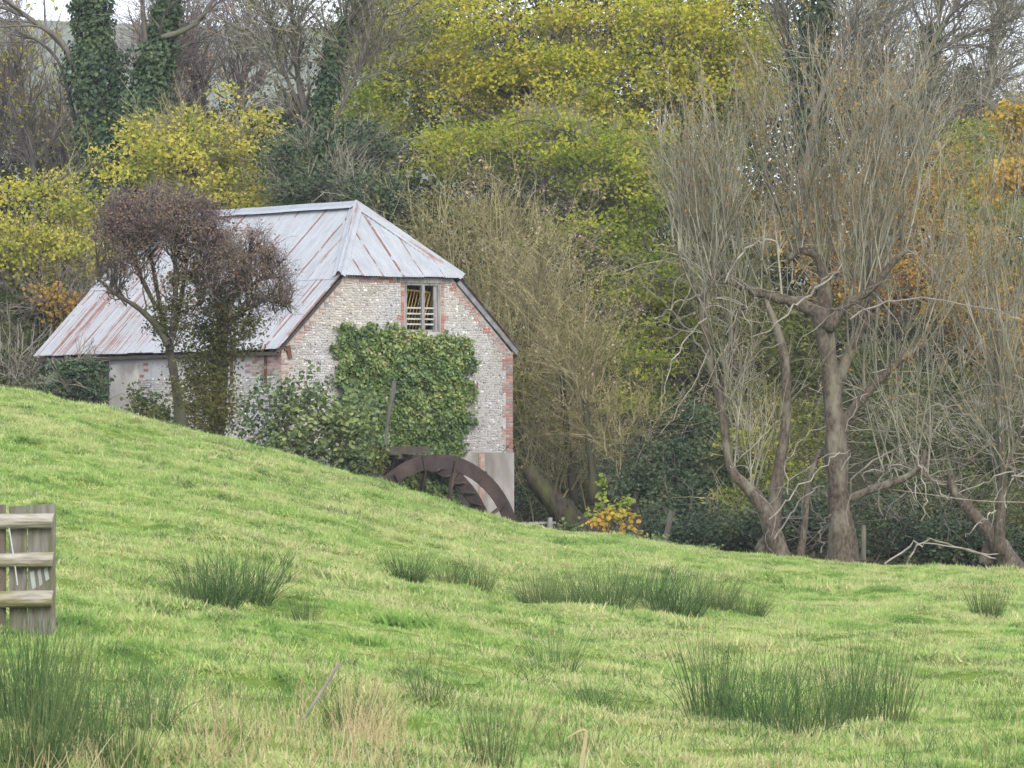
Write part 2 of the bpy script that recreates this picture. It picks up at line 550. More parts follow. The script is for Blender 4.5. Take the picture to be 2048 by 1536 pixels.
X = np.concatenate([X, cX]); Y = np.concatenate([Y, cY]); sc = np.concatenate([sc, cS])
scatter('grass', 'short grazed pasture grass covering the field and the bank', np.stack([X, Y, ground(X, Y) - 0.01], -1), sc, rng.uniform(0, 6.28, len(X)),
        [tuft_mesh('grass_tuft', 38, 0.074, 0.06, 0.75, M_GRASS) for _ in range(5)], M_GRASS)

# ------------------------------------------------------------------ the mill
TH = math.atan2(7639.0, FPX)
Gd = np.array([math.cos(TH), math.sin(TH), 0]); Rd = np.array([-math.sin(TH), math.cos(TH), 0]); Zd = np.array([0, 0, 1.0])
A0 = np.array([-5.74, 137.0, 0.0])
W, LEN = 7.0, 11.9
def mp(t, s, z):
    """Mill coordinates: t along the gable, s back along the ridge, z up."""
    return A0 + t * Gd + s * Rd + z * Zd
def gable_t(x):
    q = (x - 1024) / FPX
    return (q * A0[1] - A0[0]) / (Gd[0] - q * Gd[1])
def gable_z(y, t):
    return CAMZ + (HZ - y) * (A0[1] + t * Gd[1]) / FPX
def side_s(x):
    q = (x - 1024) / FPX
    return (q * A0[1] - A0[0]) / (Rd[0] - q * Rd[1])

mill = thing('mill_building', mp(3.5, 0, -2), 'old flint and brick watermill with a rusty corrugated iron half hipped roof', 'watermill')
def mpart(mb_or, name, mats, parent=None, **k):
    o = mb_or.build(name, mats, None, **k)
    return adopt(o, parent or mill)

M_MORTAR = rough_mat('lime_mortar', (0.38, 0.37, 0.345, 1), (0.46, 0.445, 0.42, 1), 3.0, (0.33, 0.31, 0.28, 1), 0.9, bump=0.3)
M_RENDER = rough_mat('cement_render', (0.27, 0.255, 0.24, 1), (0.38, 0.36, 0.34, 1), 3.2, (0.19, 0.175, 0.15, 1), 1.1, bump=0.2, stretch=(1, 1, 0.4))
M_LIME = rough_mat('limewashed_wall', (0.44, 0.41, 0.36, 1), (0.56, 0.53, 0.47, 1), 2.5, (0.30, 0.27, 0.23, 1), 0.9, bump=0.3)
M_DARK = rough_mat('dark_inside', (0.05, 0.045, 0.04, 1), (0.08, 0.07, 0.06, 1), 2)
M_TIMBER = rough_mat('weathered_timber', (0.17, 0.165, 0.155, 1), (0.30, 0.29, 0.27, 1), 5, (0.12, 0.12, 0.10, 1), 3, stretch=(3, 3, 0.6), bump=0.3)
M_TIMBER_D = rough_mat('dark_timber', (0.05, 0.042, 0.036, 1), (0.09, 0.075, 0.06, 1), 5)

ZB, ZE, ZH, ZA = -2.2, 5.25, 7.12, 8.97
def te(z):
    """half width of the gable wall at height z (up to just under the roof)."""
    return np.where(np.asarray(z) < ZE, W / 2, W / 2 - (np.asarray(z) - ZE + 0.0) / 1.01 - 0.04)
# window opening
wt0, wt1 = gable_t(809), gable_t(881)
wz1, wz0 = gable_z(566, 4.2), gable_z(664, 4.2)
TK = 0.42
gw = MB()
def gp(t, z): return mp(t, 0, z)
zt = ZH - 0.03
def gable_poly(pts):
    gw.prism([gp(a, b) for a, b in pts], Rd * TK)
c = W / 2
gable_poly([(0, ZB), (W, ZB), (W, wz0), (0, wz0)])
def left_edge(z): return c - float(te(z))
gable_poly([(0, wz0), (wt0, wz0), (wt0, zt), (left_edge(zt), zt), (left_edge(wz0 + 1e-3), wz0 + 1e-3)]) if wz0 > ZE else None
gable_poly([(wt1, wz0), (2 * c - left_edge(wz0 + 1e-3), wz0), (2 * c - left_edge(zt), zt), (wt1, zt)])
gable_poly([(wt0, wz1), (wt1, wz1), (wt1, zt), (wt0, zt)])
# the bottom prism above was only right up to the eaves: rebuild it as a pentagon instead
gw = MB()
e0 = left_edge(wz0)
gable_poly([(0, ZB), (W, ZB), (W, ZE - .05), (W - e0, wz0), (e0, wz0), (0, ZE - .05)])
gable_poly([(e0, wz0), (wt0, wz0), (wt0, zt), (left_edge(zt), zt)])
gable_poly([(wt1, wz0), (W - e0, wz0), (W - left_edge(zt), zt), (wt1, zt)])
gable_poly([(wt0, wz1), (wt1, wz1), (wt1, zt), (wt0, zt)])
mpart(gw, 'gable_wall', M_MORTAR)

sw = MB()
def wallbox(s0, s1, z0, z1, t0=0.0, t1=TK):
    sw.prism([mp(t0, s0, z0), mp(t0, s1, z0), mp(t0, s1, z1), mp(t0, s0, z1)], Gd * (t1 - t0))
s_pier = side_s(218)
wallbox(TK, s_pier, ZB, ZE - .1)
mpart(sw, 'side_wall', M_MORTAR)
sw = MB(); wallbox(s_pier + .02, LEN, ZB, ZE - .1, 0.06); mpart(sw, 'shed_wall', M_TIMBER_D)
sw = MB()
wallbox(TK, LEN - TK, ZB, ZE - .1, W - TK, W)
sw.prism([mp(a, LEN, b) for a, b in [(0, ZB), (W, ZB), (W, ZE - .1), (W - left_edge(zt), zt), (left_edge(zt), zt), (0, ZE - .1)]], -Rd * TK)
mpart(sw, 'rear_wall', M_MORTAR)
fl = MB(); fl.prism([mp(TK, TK, 4.4), mp(W - TK, TK, 4.4), mp(W - TK, LEN - TK, 4.4), mp(TK, LEN - TK, 4.4)], (0, 0, .12))
fl.prism([mp(TK, 3.0, 4.53), mp(W - TK, 3.0, 4.53), mp(W - TK, 3.0, 5.3), mp(W - 1.7, 3.0, 6.5), mp(1.7, 3.0, 6.5), mp(TK, 3.0, 5.3)], Rd * .1)
mpart(fl, 'loft_floor', M_DARK)

# cement plinth at the foot of the gable
pl = MB()
pz = gable_z(905, 6.5)
pl.prism([mp(-0.02, -0.05, ZB), mp(W + .02, -0.05, ZB), mp(W + .02, -0.05, pz), mp(-0.02, -0.05, pz)], Rd * 0.048)
mpart(pl, 'plinth', M_RENDER)
ps = MB()
ps.prism([mp(gable_t(955), -0.075, ZB), mp(gable_t(966), -0.075, ZB), mp(gable_t(966), -0.075, pz - .03), mp(gable_t(955), -0.075, pz - .03)], Rd * 0.024)
mpart(ps, 'plinth_strip', rough_mat('old_brick_strip', (0.30, 0.18, 0.14, 1), (0.42, 0.33, 0.28, 1), 9, (0.2, 0.15, 0.12, 1), 5))

# flints
ico_v = []
gr = (1 + 5 ** .5) / 2
for a in (-1, 1):
    for b in (-gr, gr):
        ico_v += [(0, a, b), (a, b, 0), (b, 0, a)]
ico_v = norm(np.array(ico_v))
from itertools import combinations
ico_f = []
el = min(np.linalg.norm(ico_v[i] - ico_v[j]) for i, j in combinations(range(12), 2)) * 1.01
for i, j, k_ in combinations(range(12), 3):
    if max(np.linalg.norm(ico_v[i] - ico_v[j]), np.linalg.norm(ico_v[j] - ico_v[k_]), np.linalg.norm(ico_v[i] - ico_v[k_])) < el:
        n_ = np.cross(ico_v[j] - ico_v[i], ico_v[k_] - ico_v[i])
        ico_f.append((i, j, k_) if n_ @ ico_v[i] > 0 else (i, k_, j))
ico_f = np.array(ico_f)
m, t, out = new_mat('knapped_flint')
g = t.nodes.new('ShaderNodeNewGeometry')
r = ramp(t, [(0.0, (0.15, 0.15, 0.16, 1)), (0.08, (0.27, 0.27, 0.27, 1)), (0.3, (0.345, 0.338, 0.322, 1)), (0.65, (0.41, 0.40, 0.38, 1)), (0.92, (0.48, 0.47, 0.45, 1)), (0.988, (0.72, 0.72, 0.72, 1))], g.outputs['Random Per Island'])
big = noise(t, 0.45, 2, g.outputs['Position'])
warm = ramp(t, [(0.4, (0.86, 0.86, 0.90, 1)), (0.6, (1.10, 1.03, 0.92, 1))], big)
p = N(t, 'ShaderNodeBsdfPrincipled'); p.inputs['Roughness'].default_value = 0.6
t.links.new(mixc(t, 1.0, r.outputs[0], warm.outputs[0], 'MULTIPLY'), p.inputs['Base Color']); t.links.new(p.outputs[0], out.inputs[0])
M_FLINT = m
def flints(t_of, z0, z1, lo, hi, along, outn, skip, name):
    Ps, Ss = [], []
    z = z0
    while z < z1:
        z += 0.060
        x = lo(z) + rng.uniform(0, .08)
        while x < hi(z):
            w = rng.uniform(0.04, 0.10)
            if not skip(x + w / 2, z) :
                Ps.append((x + w / 2, z + rng.normal() * 0.008)); Ss.append((w * .52, rng.uniform(.020, .034)))
            x += w + rng.uniform(0.0, 0.02)
    Ps = np.array(Ps); Ss = np.array(Ss); n = len(Ps)
    C = np.array([t_of(a, b) for a, b in Ps])
    rot = rng.normal(size=(n, 12, 1)) * 0
    jit = 1 + 0.22 * rng.normal(size=(n, 12, 1))
    U = ico_v[None] * jit
    a = rng.normal(size=n) * 0.25
    lx = U[..., 0] * Ss[:, :1]; lz = U[..., 2] * Ss[:, 1:]; ly = U[..., 1] * 0.016
    x2 = lx * np.cos(a)[:, None] - lz * np.sin(a)[:, None]; z2 = lx * np.sin(a)[:, None] + lz * np.cos(a)[:, None]
    V = C[:, None, :] + x2[..., None] * along + z2[..., None] * Zd + ly[..., None] * outn
    Fq = (np.arange(n)[:, None, None] * 12 + ico_f[None]).reshape(-1, 3)
    o = adopt(obj(name, V.reshape(-1, 3), Fq, M_FLINT), mill)
    o['kind'] = 'stuff'
    return o
def edge_in(z):       # flints stop where the brick begins
    return 0.28 if z < ZE else left_edge(z) + 0.2
def in_window(t_, z): return wt0 - .12 < t_ < wt1 + .13 and z > wz0 - .1
ivy_poly = [(668, 652), (800, 652), (815, 668), (852, 672), (900, 668), (940, 690), (945, 760), (938, 830), (918, 905), (905, 1010), (770, 1010), (690, 900), (668, 780)]
def in_poly(x, y, poly):
    ins = False
    for i in range(len(poly)):
        (x0, y0), (x1, y1) = poly[i], poly[i - 1]
        if (y0 > y) != (y1 > y) and x < (x1 - x0) * (y - y0) / (y1 - y0) + x0: ins = not ins
    return ins
def under_ivy(t_, z):
    q = mp(t_, 0, z)
    return in_poly(1024 + q[0] * FPX / q[1], HZ + (CAMZ - z) * FPX / q[1], [(690, 675), (900, 690), (920, 720), (920, 800), (900, 890), (700, 890), (690, 770)])
flints(lambda a, b: mp(a, -0.004, b), pz, ZH - .22, edge_in, lambda z: W - edge_in(z), Gd, -Rd, lambda a, b: in_window(a, b) or under_ivy(a, b), 'flints')
flints(lambda a, b: mp(-0.004, a, b), 1.9, ZE - .75, lambda z: .3, lambda z: s_pier - .05, Rd, -Gd, lambda a, b: 0.9 < a < 3.2 and rng.random() < .4 or 7.0 < a < 8.6, 'flints')
lw = MB(); lw.prism([mp(-.03, side_s(277), 1.2), mp(-.03, side_s(222), 1.2), mp(-.03, side_s(222), 4.95), mp(-.03, side_s(277), 5.0)], Gd * .028)
mpart(lw, 'limewash_panel', M_LIME)

# bricks: shared meshes, each brick an object of its own
def brick_mat(name, c1, c2):
    return rough_mat(name, c1, c2, 14, None, bump=0.25, rough=0.9)
BM = [brick_mat('red_brick', (0.27, 0.11, 0.08, 1), (0.35, 0.17, 0.13, 1)), brick_mat('dull_red_brick', (0.27, 0.14, 0.125, 1), (0.37, 0.22, 0.195, 1)),
      brick_mat('plum_brick', (0.23, 0.17, 0.165, 1), (0.32, 0.24, 0.23, 1)), brick_mat('pink_brick', (0.34, 0.22, 0.18, 1), (0.42, 0.29, 0.245, 1)),
      brick_mat('blue_grey_brick', (0.20, 0.19, 0.20, 1), (0.30, 0.28, 0.28, 1)), brick_mat('lichened_brick', (0.34, 0.27, 0.22, 1), (0.42, 0.35, 0.29, 1))]
def brick_mesh(m, l):
    b = MB()
    h, dp, e = .033, .05, .006
    x = l / 2
    V = [(-x, dp, -h), (x, dp, -h), (x, dp, h), (-x, dp, h), (-x, -dp + e, -h), (x, -dp + e, -h), (x, -dp + e, h), (-x, -dp + e, h),
         (-x + e, -dp, -h + e), (x - e, -dp, -h + e), (x - e, -dp, h - e), (-x + e, -dp, h - e)]
    b.add(V, np.array([(0, 1, 5, 4), (1, 2, 6, 5), (2, 3, 7, 6), (3, 0, 4, 7), (4, 5, 9, 8), (5, 6, 10, 9), (6, 7, 11, 10), (7, 4, 8, 11), (8, 9, 10, 11), (3, 2, 1, 0)]))
    return make_mesh('brick', np.vstack(b.V), [np.vstack(f) for f in b.F.values()], m)
BL = {L: [brick_mesh(m, L) for m in BM] for L in (0.215, 0.102)}
from mathutils import Matrix
nbrick = 0
MI = root_matrix(mill).inverted()
def brick(pos, along, L, weights):
    global nbrick
    if nbrick >= 296: return
    nbrick += 1
    me = BL[L][rng.choice(len(BM), p=np.array(weights) / sum(weights))]
    o = bpy.data.objects.new('brick', me)
    COL.objects.link(o)
    o.parent = mill
    ang = math.atan2(along[1], along[0]) + rng.normal() * .006
    p = Vector(pos) - mill.location
    o.location = p; o.rotation_euler = (0, rng.normal() * .012, ang)
WR = (1.2, 3.5, 2.5, 3, 1.8, 1.8); WL = (0, .4, 1.2, 1.0, .8, 6)
PROUD = 0.036   # centre of the brick behind the face; the face stands 14 mm proud
def gb(t_, z, L, w): brick(mp(t_, PROUD, z), Gd, L, w)
# right corner quoin: every course
z = pz + .04; i = 0
while z < ZE - .02:
    long_ = (i // 4) % 2
    ws = [.215, .102] if long_ else [.215]
    if i % 2: ws = [.102, .215] if long_ else [.102, .102]
    x = W + .012
    for w_ in ws:
        gb(x - w_ / 2, z, w_, WR); x -= w_ + .01
    z += .075; i += 1
# stepped brick under the right and the left roof edge
for side, wts in ((1, WR), (-1, WL)):
    z = ZE + .04; i = 0; ts = None
    while z < ZH - .1:
        ed = float(te(z + .033)) - .02
        if i % 2 == 0: ts = ed - .33
        if side < 0 and i % 2 == 0: ts = ed - .30
        for w_, off in ((.215, 0), (.102, .225)):
            if ts + off + w_ < ed + .02:
                gb(c + side * (ts + off + w_ / 2), z, w_, wts)
        z += .075; i += 1
# left corner of the gable
z = 4.05; i = 0
while z < ZE - .02:
    w_ = .215 if i % 2 else .102
    gb(w_ / 2 - .012, z, w_, WL)
    if (i // 4) % 2 == 0: gb(.225 + .05 + (0 if i % 2 else -.11), z, .102, WL)
    z += .075; i += 1
# window jambs
z = wz0 - .05; i = 0
while z < wz1 + .02:
    w_ = .215 if i in (5, 6) else .102
    gb(wt0 - .012 - w_ / 2, z, w_, (5, 3, 0, 2, 0, .5)); gb(wt1 + .012 + w_ / 2, z, w_, (5, 3, 1, 1, 0, .5))
    z += .075; i += 1
# band of brick under the hip
for row in range(2):
    x = left_edge(ZH) + .2 + row * .1
    while x < wt0 - .35:
        gb(x, ZH - .07 - .075 * row, .215, (3, 4, 2, 2, 0, 3)); x += .226
# brickwork at the head of the side wall and at its pier
def sb(s_, z, L, w): brick(mp(PROUD, s_, z), Rd, L, w)
for row in range(7):
    s_ = .12 + (row % 2) * .1
    while s_ < 2.0 - .25 * row / 3:
        if rng.random() < .8: sb(s_, ZE - .17 - row * .075, .215, (1, 2, .5, 3, 0, 2))
        s_ += .226
for row in range(10):
    z = 4.95 - row * .15
    sb(s_pier - .09, z, .102, (3, 3, 1, 1, 0, 1)); 
    sb(side_s(290) + rng.uniform(-.1, .3), z, .215, (1, 2, 1, 3, .3, 1))

# window: frame, mullion and the broken slats
wn = MB()
zc = (wz0 + wz1) / 2
fr = .075
d0, d1 = 0.0, .09
def wb(mb, t0, t1, z0, z1, s0=d0, s1=d1):
    mb.box(mp((t0 + t1) / 2, (s0 + s1) / 2, (z0 + z1) / 2), Gd * (t1 - t0) / 2, Rd * (s1 - s0) / 2, Zd * (z1 - z0) / 2)
wb(wn, wt0, wt0 + fr, wz0, wz1); wb(wn, wt1 - fr, wt1, wz0, wz1)
wb(wn, wt0 + fr, wt1 - fr, wz0, wz0 + fr * .8); wb(wn, wt0 + fr, wt1 - fr, wz1 - fr * .8, wz1)
window = mpart(wn, 'window', M_TIMBER)
tm = (gable_t(841) + gable_t(851)) / 2
mu = MB(); wb(mu, tm - .045, tm + .045, wz0 + fr * .8, wz1 - fr * .8, -.015, .085)
def sub(mb, name, mat, par):
    o = mb.build(name, mat)
    o.parent = par
    o.matrix_parent_inverse = Matrix.Identity(4)
    return o
sub(mu, 'mullion', M_TIMBER, window)
M_SLAT = rough_mat('pale_slat', (0.34, 0.33, 0.31, 1), (0.46, 0.45, 0.42, 1), 6)
for k, y_ in enumerate((616, 627.5, 638, 648.5)):
    zz = gable_z(y_, 4.2)
    for (a, b) in ((wt0 + fr, tm - .045), (tm + .045, wt1 - fr - .12)):
        q = MB(); wb(q, a, b, zz - .02, zz + .02, .02, .05)
        sub(q, 'slat', M_SLAT, window)
q = MB(); wb(q, wt1 - fr - .12, wt1 - fr, wz0 + .06, wz1 - fr, .03, .06)
sub(q, 'side_board', M_TIMBER, window)
li = MB(); wb(li, wt0 - .22, wt1 + .28, wz1 + .0, wz1 + .125, -.03, .11)
mpart(li, 'lintel', M_TIMBER)
# leaning yellow rack behind the window
rk = thing('feed_rack', mp((wt0 + wt1) / 2, .3, wz0), 'yellow barred rack leaning inside the mill window', 'rack')
M_YEL = rough_mat('yellow_paint', (0.42, 0.27, 0.07, 1), (0.52, 0.36, 0.12, 1), 8, rough=0.5)
q = MB(); zr0, zr1 = wz0 + .08, gable_z(580, 4.2)
q.beam(mp(wt0 + .02, .3, zr1 + .03), mp(wt1 - .1, .3, zr1 - .05), .03, .05)
adopt(q.build('rail', M_YEL), rk)
for k in range(12):
    f = k / 11
    tt = wt0 + .02 + f * (wt1 - wt0 - .06)
    q = MB(); wd = .035 if k == 10 else .013
    q.beam(mp(tt - .16, .42, zr0), mp(tt + .02, .3, zr1 + .03 - .08 * f), wd, .02, up=tuple(Rd))
    adopt(q.build('bar', M_YEL), rk)

# ironwork on the corner and the wall
M_RUST = rough_mat('rusted_iron', (0.075, 0.04, 0.03, 1), (0.14, 0.065, 0.045, 1), 7, rough=0.8)
q = MB(); t0_ = gable_t(576); zz = gable_z(705, .2)
q.beam(mp(t0_ - .03, -.04, zz + .17), mp(t0_ + .04, -.04, zz - .15), .035, .12, up=tuple(Gd))
q.box(mp(t0_ - .08, -.035, zz + .08), Gd * .05, Rd * .03, Zd * .03)
mpart(q, 'tie_bracket', M_RUST)
q = MB(); t0_ = gable_t(945); zz = gable_z(790, 5.6)
q.beam(mp(t0_ - .05, -.07, zz - .07), mp(t0_ + .1, -.07, zz + .08), .05, .05); q.beam(mp(t0_ + .08, -.07, zz + .02), mp(t0_ + .11, -.07, zz + .32), .035, .035, up=(1, 0, 0))
q.box(mp(t0_ + .02, -.035, zz), Gd * .03, Rd * .05, Zd * .03)
mpart(q, 'wall_hook', rough_mat('bright_rust', (0.22, 0.07, 0.05, 1), (0.30, 0.11, 0.08, 1), 7))
q = MB()
for x_ in (465, 533): 
    s_ = side_s(x_); q.beam(mp(-.03, s_, ZE - .12), mp(-.03, s_, ZE - .85), .05, .07, up=tuple(Rd))
mpart(q, 'iron_strap', M_RUST)
q = MB(); q.box(mp(.05, LEN - .06, 3.4), Gd * .07, Rd * .07, Zd * 1.8); mpart(q, 'corner_post', M_TIMBER_D)

# ------------------------------------------------------------------ the iron roof
m, t, out = new_mat('corrugated_iron')
uvn = t.nodes.new('ShaderNodeUVMap'); oi = t.nodes.new('ShaderNodeObjectInfo')
sepu = t.nodes.new('ShaderNodeSeparateXYZ'); t.links.new(uvn.outputs[0], sepu.inputs[0])
# the sheet's own coordinates: x across it in metres, y up the slope in metres
off = N(t, 'ShaderNodeVectorMath'); off.operation = 'ADD'
cx = t.nodes.new('ShaderNodeCombineXYZ')
ml = N(t, 'ShaderNodeMath'); ml.operation = 'MULTIPLY'; t.links.new(oi.outputs['Random'], ml.inputs[0]); ml.inputs[1].default_value = 37.0
t.links.new(ml.outputs[0], cx.inputs[2]); t.links.new(uvn.outputs[0], off.inputs[0]); t.links.new(cx.outputs[0], off.inputs[1])
def mapped(s):
    q = N(t, 'ShaderNodeMapping'); q.inputs['Scale'].default_value = s; t.links.new(off.outputs[0], q.inputs['Vector']); return q.outputs[0]
streak = noise(t, 3.0, 3, mapped((4.5, 0.13, 1)))
blot = noise(t, 3.5, 4, mapped((1.6, 0.45, 1)), 0.65)
fine = noise(t, 22, 3, mapped((1, 0.6, 1)))
# lap edge: the first 9 cm of a sheet rust first
lap = N(t, 'ShaderNodeMapRange'); lap.inputs['From Min'].default_value = 0.11; lap.inputs['From Max'].default_value = 0.02
t.links.new(sepu.outputs[0], lap.inputs['Value'])
lapn = noise(t, 2.0, 3, mapped((0.6, 0.9, 1)))
lapm = N(t, 'ShaderNodeMath'); lapm.operation = 'MULTIPLY'; t.links.new(lap.outputs[0], lapm.inputs[0])
lr = ramp(t, [(0.38, (0, 0, 0, 1)), (0.54, (0.85, 0.85, 0.85, 1))], lapn); t.links.new(lr.outputs[0], lapm.inputs[1])
sepc = t.nodes.new('ShaderNodeSeparateColor'); t.links.new(oi.outputs['Color'], sepc.inputs[0])
def madd(a, k, b):
    n_ = N(t, 'ShaderNodeMath'); n_.operation = 'MULTIPLY_ADD'; t.links.new(a, n_.inputs[0]); n_.inputs[1].default_value = k
    if isinstance(b, float): n_.inputs[2].default_value = b
    else: t.links.new(b, n_.inputs[2])
    return n_.outputs[0]
x1 = madd(streak, 0.9, madd(blot, 0.55, madd(sepc.outputs[0], 0.34, -0.34)))
x2 = madd(fine, 0.18, x1)
x3 = N(t, 'ShaderNodeMath'); x3.operation = 'ADD'; t.links.new(x2, x3.inputs[0]); t.links.new(lapm.outputs[0], x3.inputs[1])
rust = ramp(t, [(0.64, (0, 0, 0, 1)), (0.80, (1, 1, 1, 1))], x3.outputs[0])
rc = ramp(t, [(0.3, (0.12, 0.055, 0.040, 1)), (0.7, (0.22, 0.12, 0.09, 1))], fine)
zinc = ramp(t, [(0.3, (0.24, 0.25, 0.265, 1)), (0.7, (0.33, 0.34, 0.355, 1))], blot)
colr = mixc(t, rust.outputs[0], zinc.outputs[0], rc.outputs[0])
p = N(t, 'ShaderNodeBsdfPrincipled'); p.inputs['Roughness'].default_value = 0.55; p.inputs['Specular IOR Level'].default_value = 0.4
t.links.new(colr, p.inputs['Base Color']); t.links.new(p.outputs[0], out.inputs[0])
M_IRON = m

rf = MB()   # timbers under the iron
for s_ in np.linspace(.3, LEN - .3, 11):
    for sg in (-1, 1):
        rf.beam(mp(c + sg * (c + .1), s_, ZE - .11), mp(c + sg * .05, s_, ZE - .11 + (c + .05) * 1.01) if 2 < s_ < LEN - 2 else mp(c + sg * 1.75, s_, ZE - .11 + (c + .1 - 1.75) * 1.01), .06, .12)
rf.beam(mp(-.1, -.02, ZE - .12), mp(-.1, LEN, ZE - .12), .10, .09); rf.beam(mp(W + .1, 0.02, ZE - .12), mp(W + .1, LEN, ZE - .12), .10, .09)
rf.beam(mp(c, 1.9, ZA - .13), mp(c, LEN - 1.9, ZA - .13), .06, .16)
roof = mpart(rf, 'roof', M_TIMBER_D)

EXT = 0.18
def slope(O, U, Vv, n, umax, vhi, breaks, rustf, wd=0.66):
    """Corrugated sheets laid in columns over one roof plane."""
    pitch, amp, per = 0.0765, 0.0125, 6
    ncol = int(math.ceil(umax / wd))
    for j in range(ncol):
        ua, ub = j * wd, min((j + 1) * wd + .05, umax)
        us = np.arange(ua, ub + 1e-6, pitch / per)
        for r_, (va, vb) in enumerate(breaks):
            lo = np.full_like(us, va); hi = np.minimum(vb + .12, vhi(us))
            hi = np.maximum(hi, lo)
            if (hi - lo).max() < .05: continue
            k = hi - lo > -1
            jit = rng.normal() * .012
            lo2 = lo - (jit + .02 if r_ == 0 else 0)
            h = amp * np.sin(us / pitch * 2 * np.pi) + .012 * r_ + .004 * (j % 2) + rng.uniform(0, .004)
            curl = rng.uniform(0, .012) * (us > ub - .06)
            rows = []
            uvs = []
            for f in (0, .5, 1):
                vv = lo2 + (hi - lo2) * f
                rows.append(O + us[:, None] * U + vv[:, None] * Vv + (h + curl)[:, None] * n)
                uvs.append(np.stack([us - ua, vv], -1))
            Vt = np.concatenate(rows); UV = np.concatenate(uvs)
            nu = len(us)
            ii = np.arange(nu - 1)
            Fq = []
            for f in range(2):
                b0, b1 = f * nu, (f + 1) * nu
                Fq.append(np.stack([b0 + ii, b0 + ii + 1, b1 + ii + 1, b1 + ii], -1))
            o = obj('corrugated_sheet', Vt, np.vstack(Fq), M_IRON, smooth=True, uv=UV)
            o.parent = roof
            o.color = (float(np.clip(rustf(ua, r_) + rng.normal() * .13, -.1, 1.2)), 0, 0, 1)
s45 = math.sqrt(1 + 1.01 ** 2)
vup = 1.01 / s45
FR = .14
for sg in (-1, 1):
    O = mp(c + sg * (c + EXT), -FR, ZE)
    Vv = (-sg * Gd + 1.01 * Zd) / s45
    nrm_ = (sg * 1.01 * Gd + Zd) / s45
    TOT = LEN + 2 * FR
    def vhi(u, TOT=TOT):
        s_ = u - FR
        zmax = np.minimum(ZA, np.minimum(ZH + .03 + (s_ + FR) * (ZA - ZH - .03) / (1.96 + FR), ZH + .03 + (LEN + FR - s_) * (ZA - ZH - .03) / (1.96 + FR)))
        return (zmax - ZE) / vup
    slope(O, Rd, Vv, nrm_, TOT, vhi, [(0, (7.0 - ZE) / vup), ((7.0 - ZE) / vup, 9)], lambda u, r: (0.02 + .50 * smooth01((u - 4.0) / 4)) * (1 if r == 0 else .7) + (.10 if u < 2 else 0))
for front in (True, False):
    sg = 1 if front else -1
    s0 = -FR - .02 if front else LEN + FR + .02
    hw = 1.87
    hl = math.hypot(1.96 + FR, ZA - ZH)
    Vv = (sg * Rd * (1.96 + FR) + Zd * (ZA - ZH)) / hl
    n_ = norm(np.cross(Gd, Vv)); n_ = n_ * (1 if n_[2] > 0 else -1)
    slope(mp(c - hw, s0, ZH), Gd, Vv, n_, 2 * hw, lambda u: hl * np.clip(1 - np.abs(u - hw) / hw, 0, 1), [(0, 9)], lambda u, r: -.05, wd=.62)
# ridge and hip cappings, in lengths
def capping(a, b, nseg, w=.17, side_n=(0, 0, 1)):
    a, b = np.asarray(a, float), np.asarray(b, float)
    d = norm(b - a); sd_ = norm(np.cross(d, [0, 0, 1])); u = np.cross(sd_, d)
    for k in range(nseg):
        p0 = a + (b - a) * k / nseg; p1 = a + (b - a) * ((k + 1) / nseg) + d * .04
        lift = .022 + .006 * (k % 2)
        prof = [(-w, -.62 * w), (-w * .45, -.25 * w), (-.045, .03), (-.02, .06), (.02, .06), (.045, .03), (w * .45, -.25 * w), (w, -.62 * w)]
        V0 = [p0 + sd_ * x_ + u * (y_ + lift) for x_, y_ in prof]; V1 = [p1 + sd_ * x_ + u * (y_ + lift) for x_, y_ in prof]
        ii = np.arange(7)
        o = obj('ridge_cap', V0 + V1, np.stack([ii, ii + 1, ii + 9, ii + 8], -1), M_IRON, uv=[(i_ * .04 + .12, 0) for i_ in range(8)] + [(i_ * .04 + .12, 1.8) for i_ in range(8)])
        o.parent = roof; o.color = (.25, 0, 0, 1)
capping(mp(c, 1.9, ZA + .05), mp(c, LEN - 1.9, ZA + .05), 5, .2)
for sg in (-1, 1):
    capping(mp(c + sg * 1.9, -FR, ZH + .02), mp(c, 1.96, ZA + .06), 2)
    capping(mp(c + sg * 1.8, LEN + FR - .12, ZH + .1), mp(c, LEN - 1.96, ZA + .06), 2)
# barge boards
q = MB()
q.beam(mp(W + .11, -.06, ZE - .04), mp(c + 1.78, -.06, ZH - .12), .05, .115, up=tuple(norm(Gd + Zd)))
mpart(q, 'barge_board', rough_mat('grey_barge_board', (0.15, 0.15, 0.155, 1), (0.25, 0.25, 0.255, 1), 5))
q = MB()
q.beam(mp(-.14, -.05, ZE - .09), mp(c - 1.78, -.05, ZH - .13), .03, .07, up=tuple(norm(-Gd + Zd)))
mpart(q, 'barge_board', M_TIMBER_D)

# ------------------------------------------------------------------ the water wheel
HUBT, SF, ZHUB, RO, RI = 3.62, -1.6, 0.06, 2.56, 2.20
hub = mp(HUBT, SF, ZHUB)
wheel = thing('water_wheel', hub + np.array([0, 0, -RO]), 'big rusty iron water wheel against the mill gable, half sunk behind the grass bank', 'water wheel')
M_WHEEL = rough_mat('wheel_iron', (0.036, 0.028, 0.026, 1), (0.060, 0.045, 0.040, 1), 3.5, (0.085, 0.058, 0.045, 1), 1.6, rough=0.75, bump=0.2)
M_WHEEL2 = rough_mat('wheel_bucket_wood', (0.06, 0.048, 0.04, 1), (0.12, 0.095, 0.08, 1), 6, (0.16, 0.12, 0.09, 1), 2)
def wp(r_, ang, s):     # ang clockwise from the top as seen from the field
    return mp(HUBT + r_ * math.sin(ang), s, ZHUB + r_ * math.cos(ang))
SR = -0.42
rad = math.radians
A1 = rad(12)
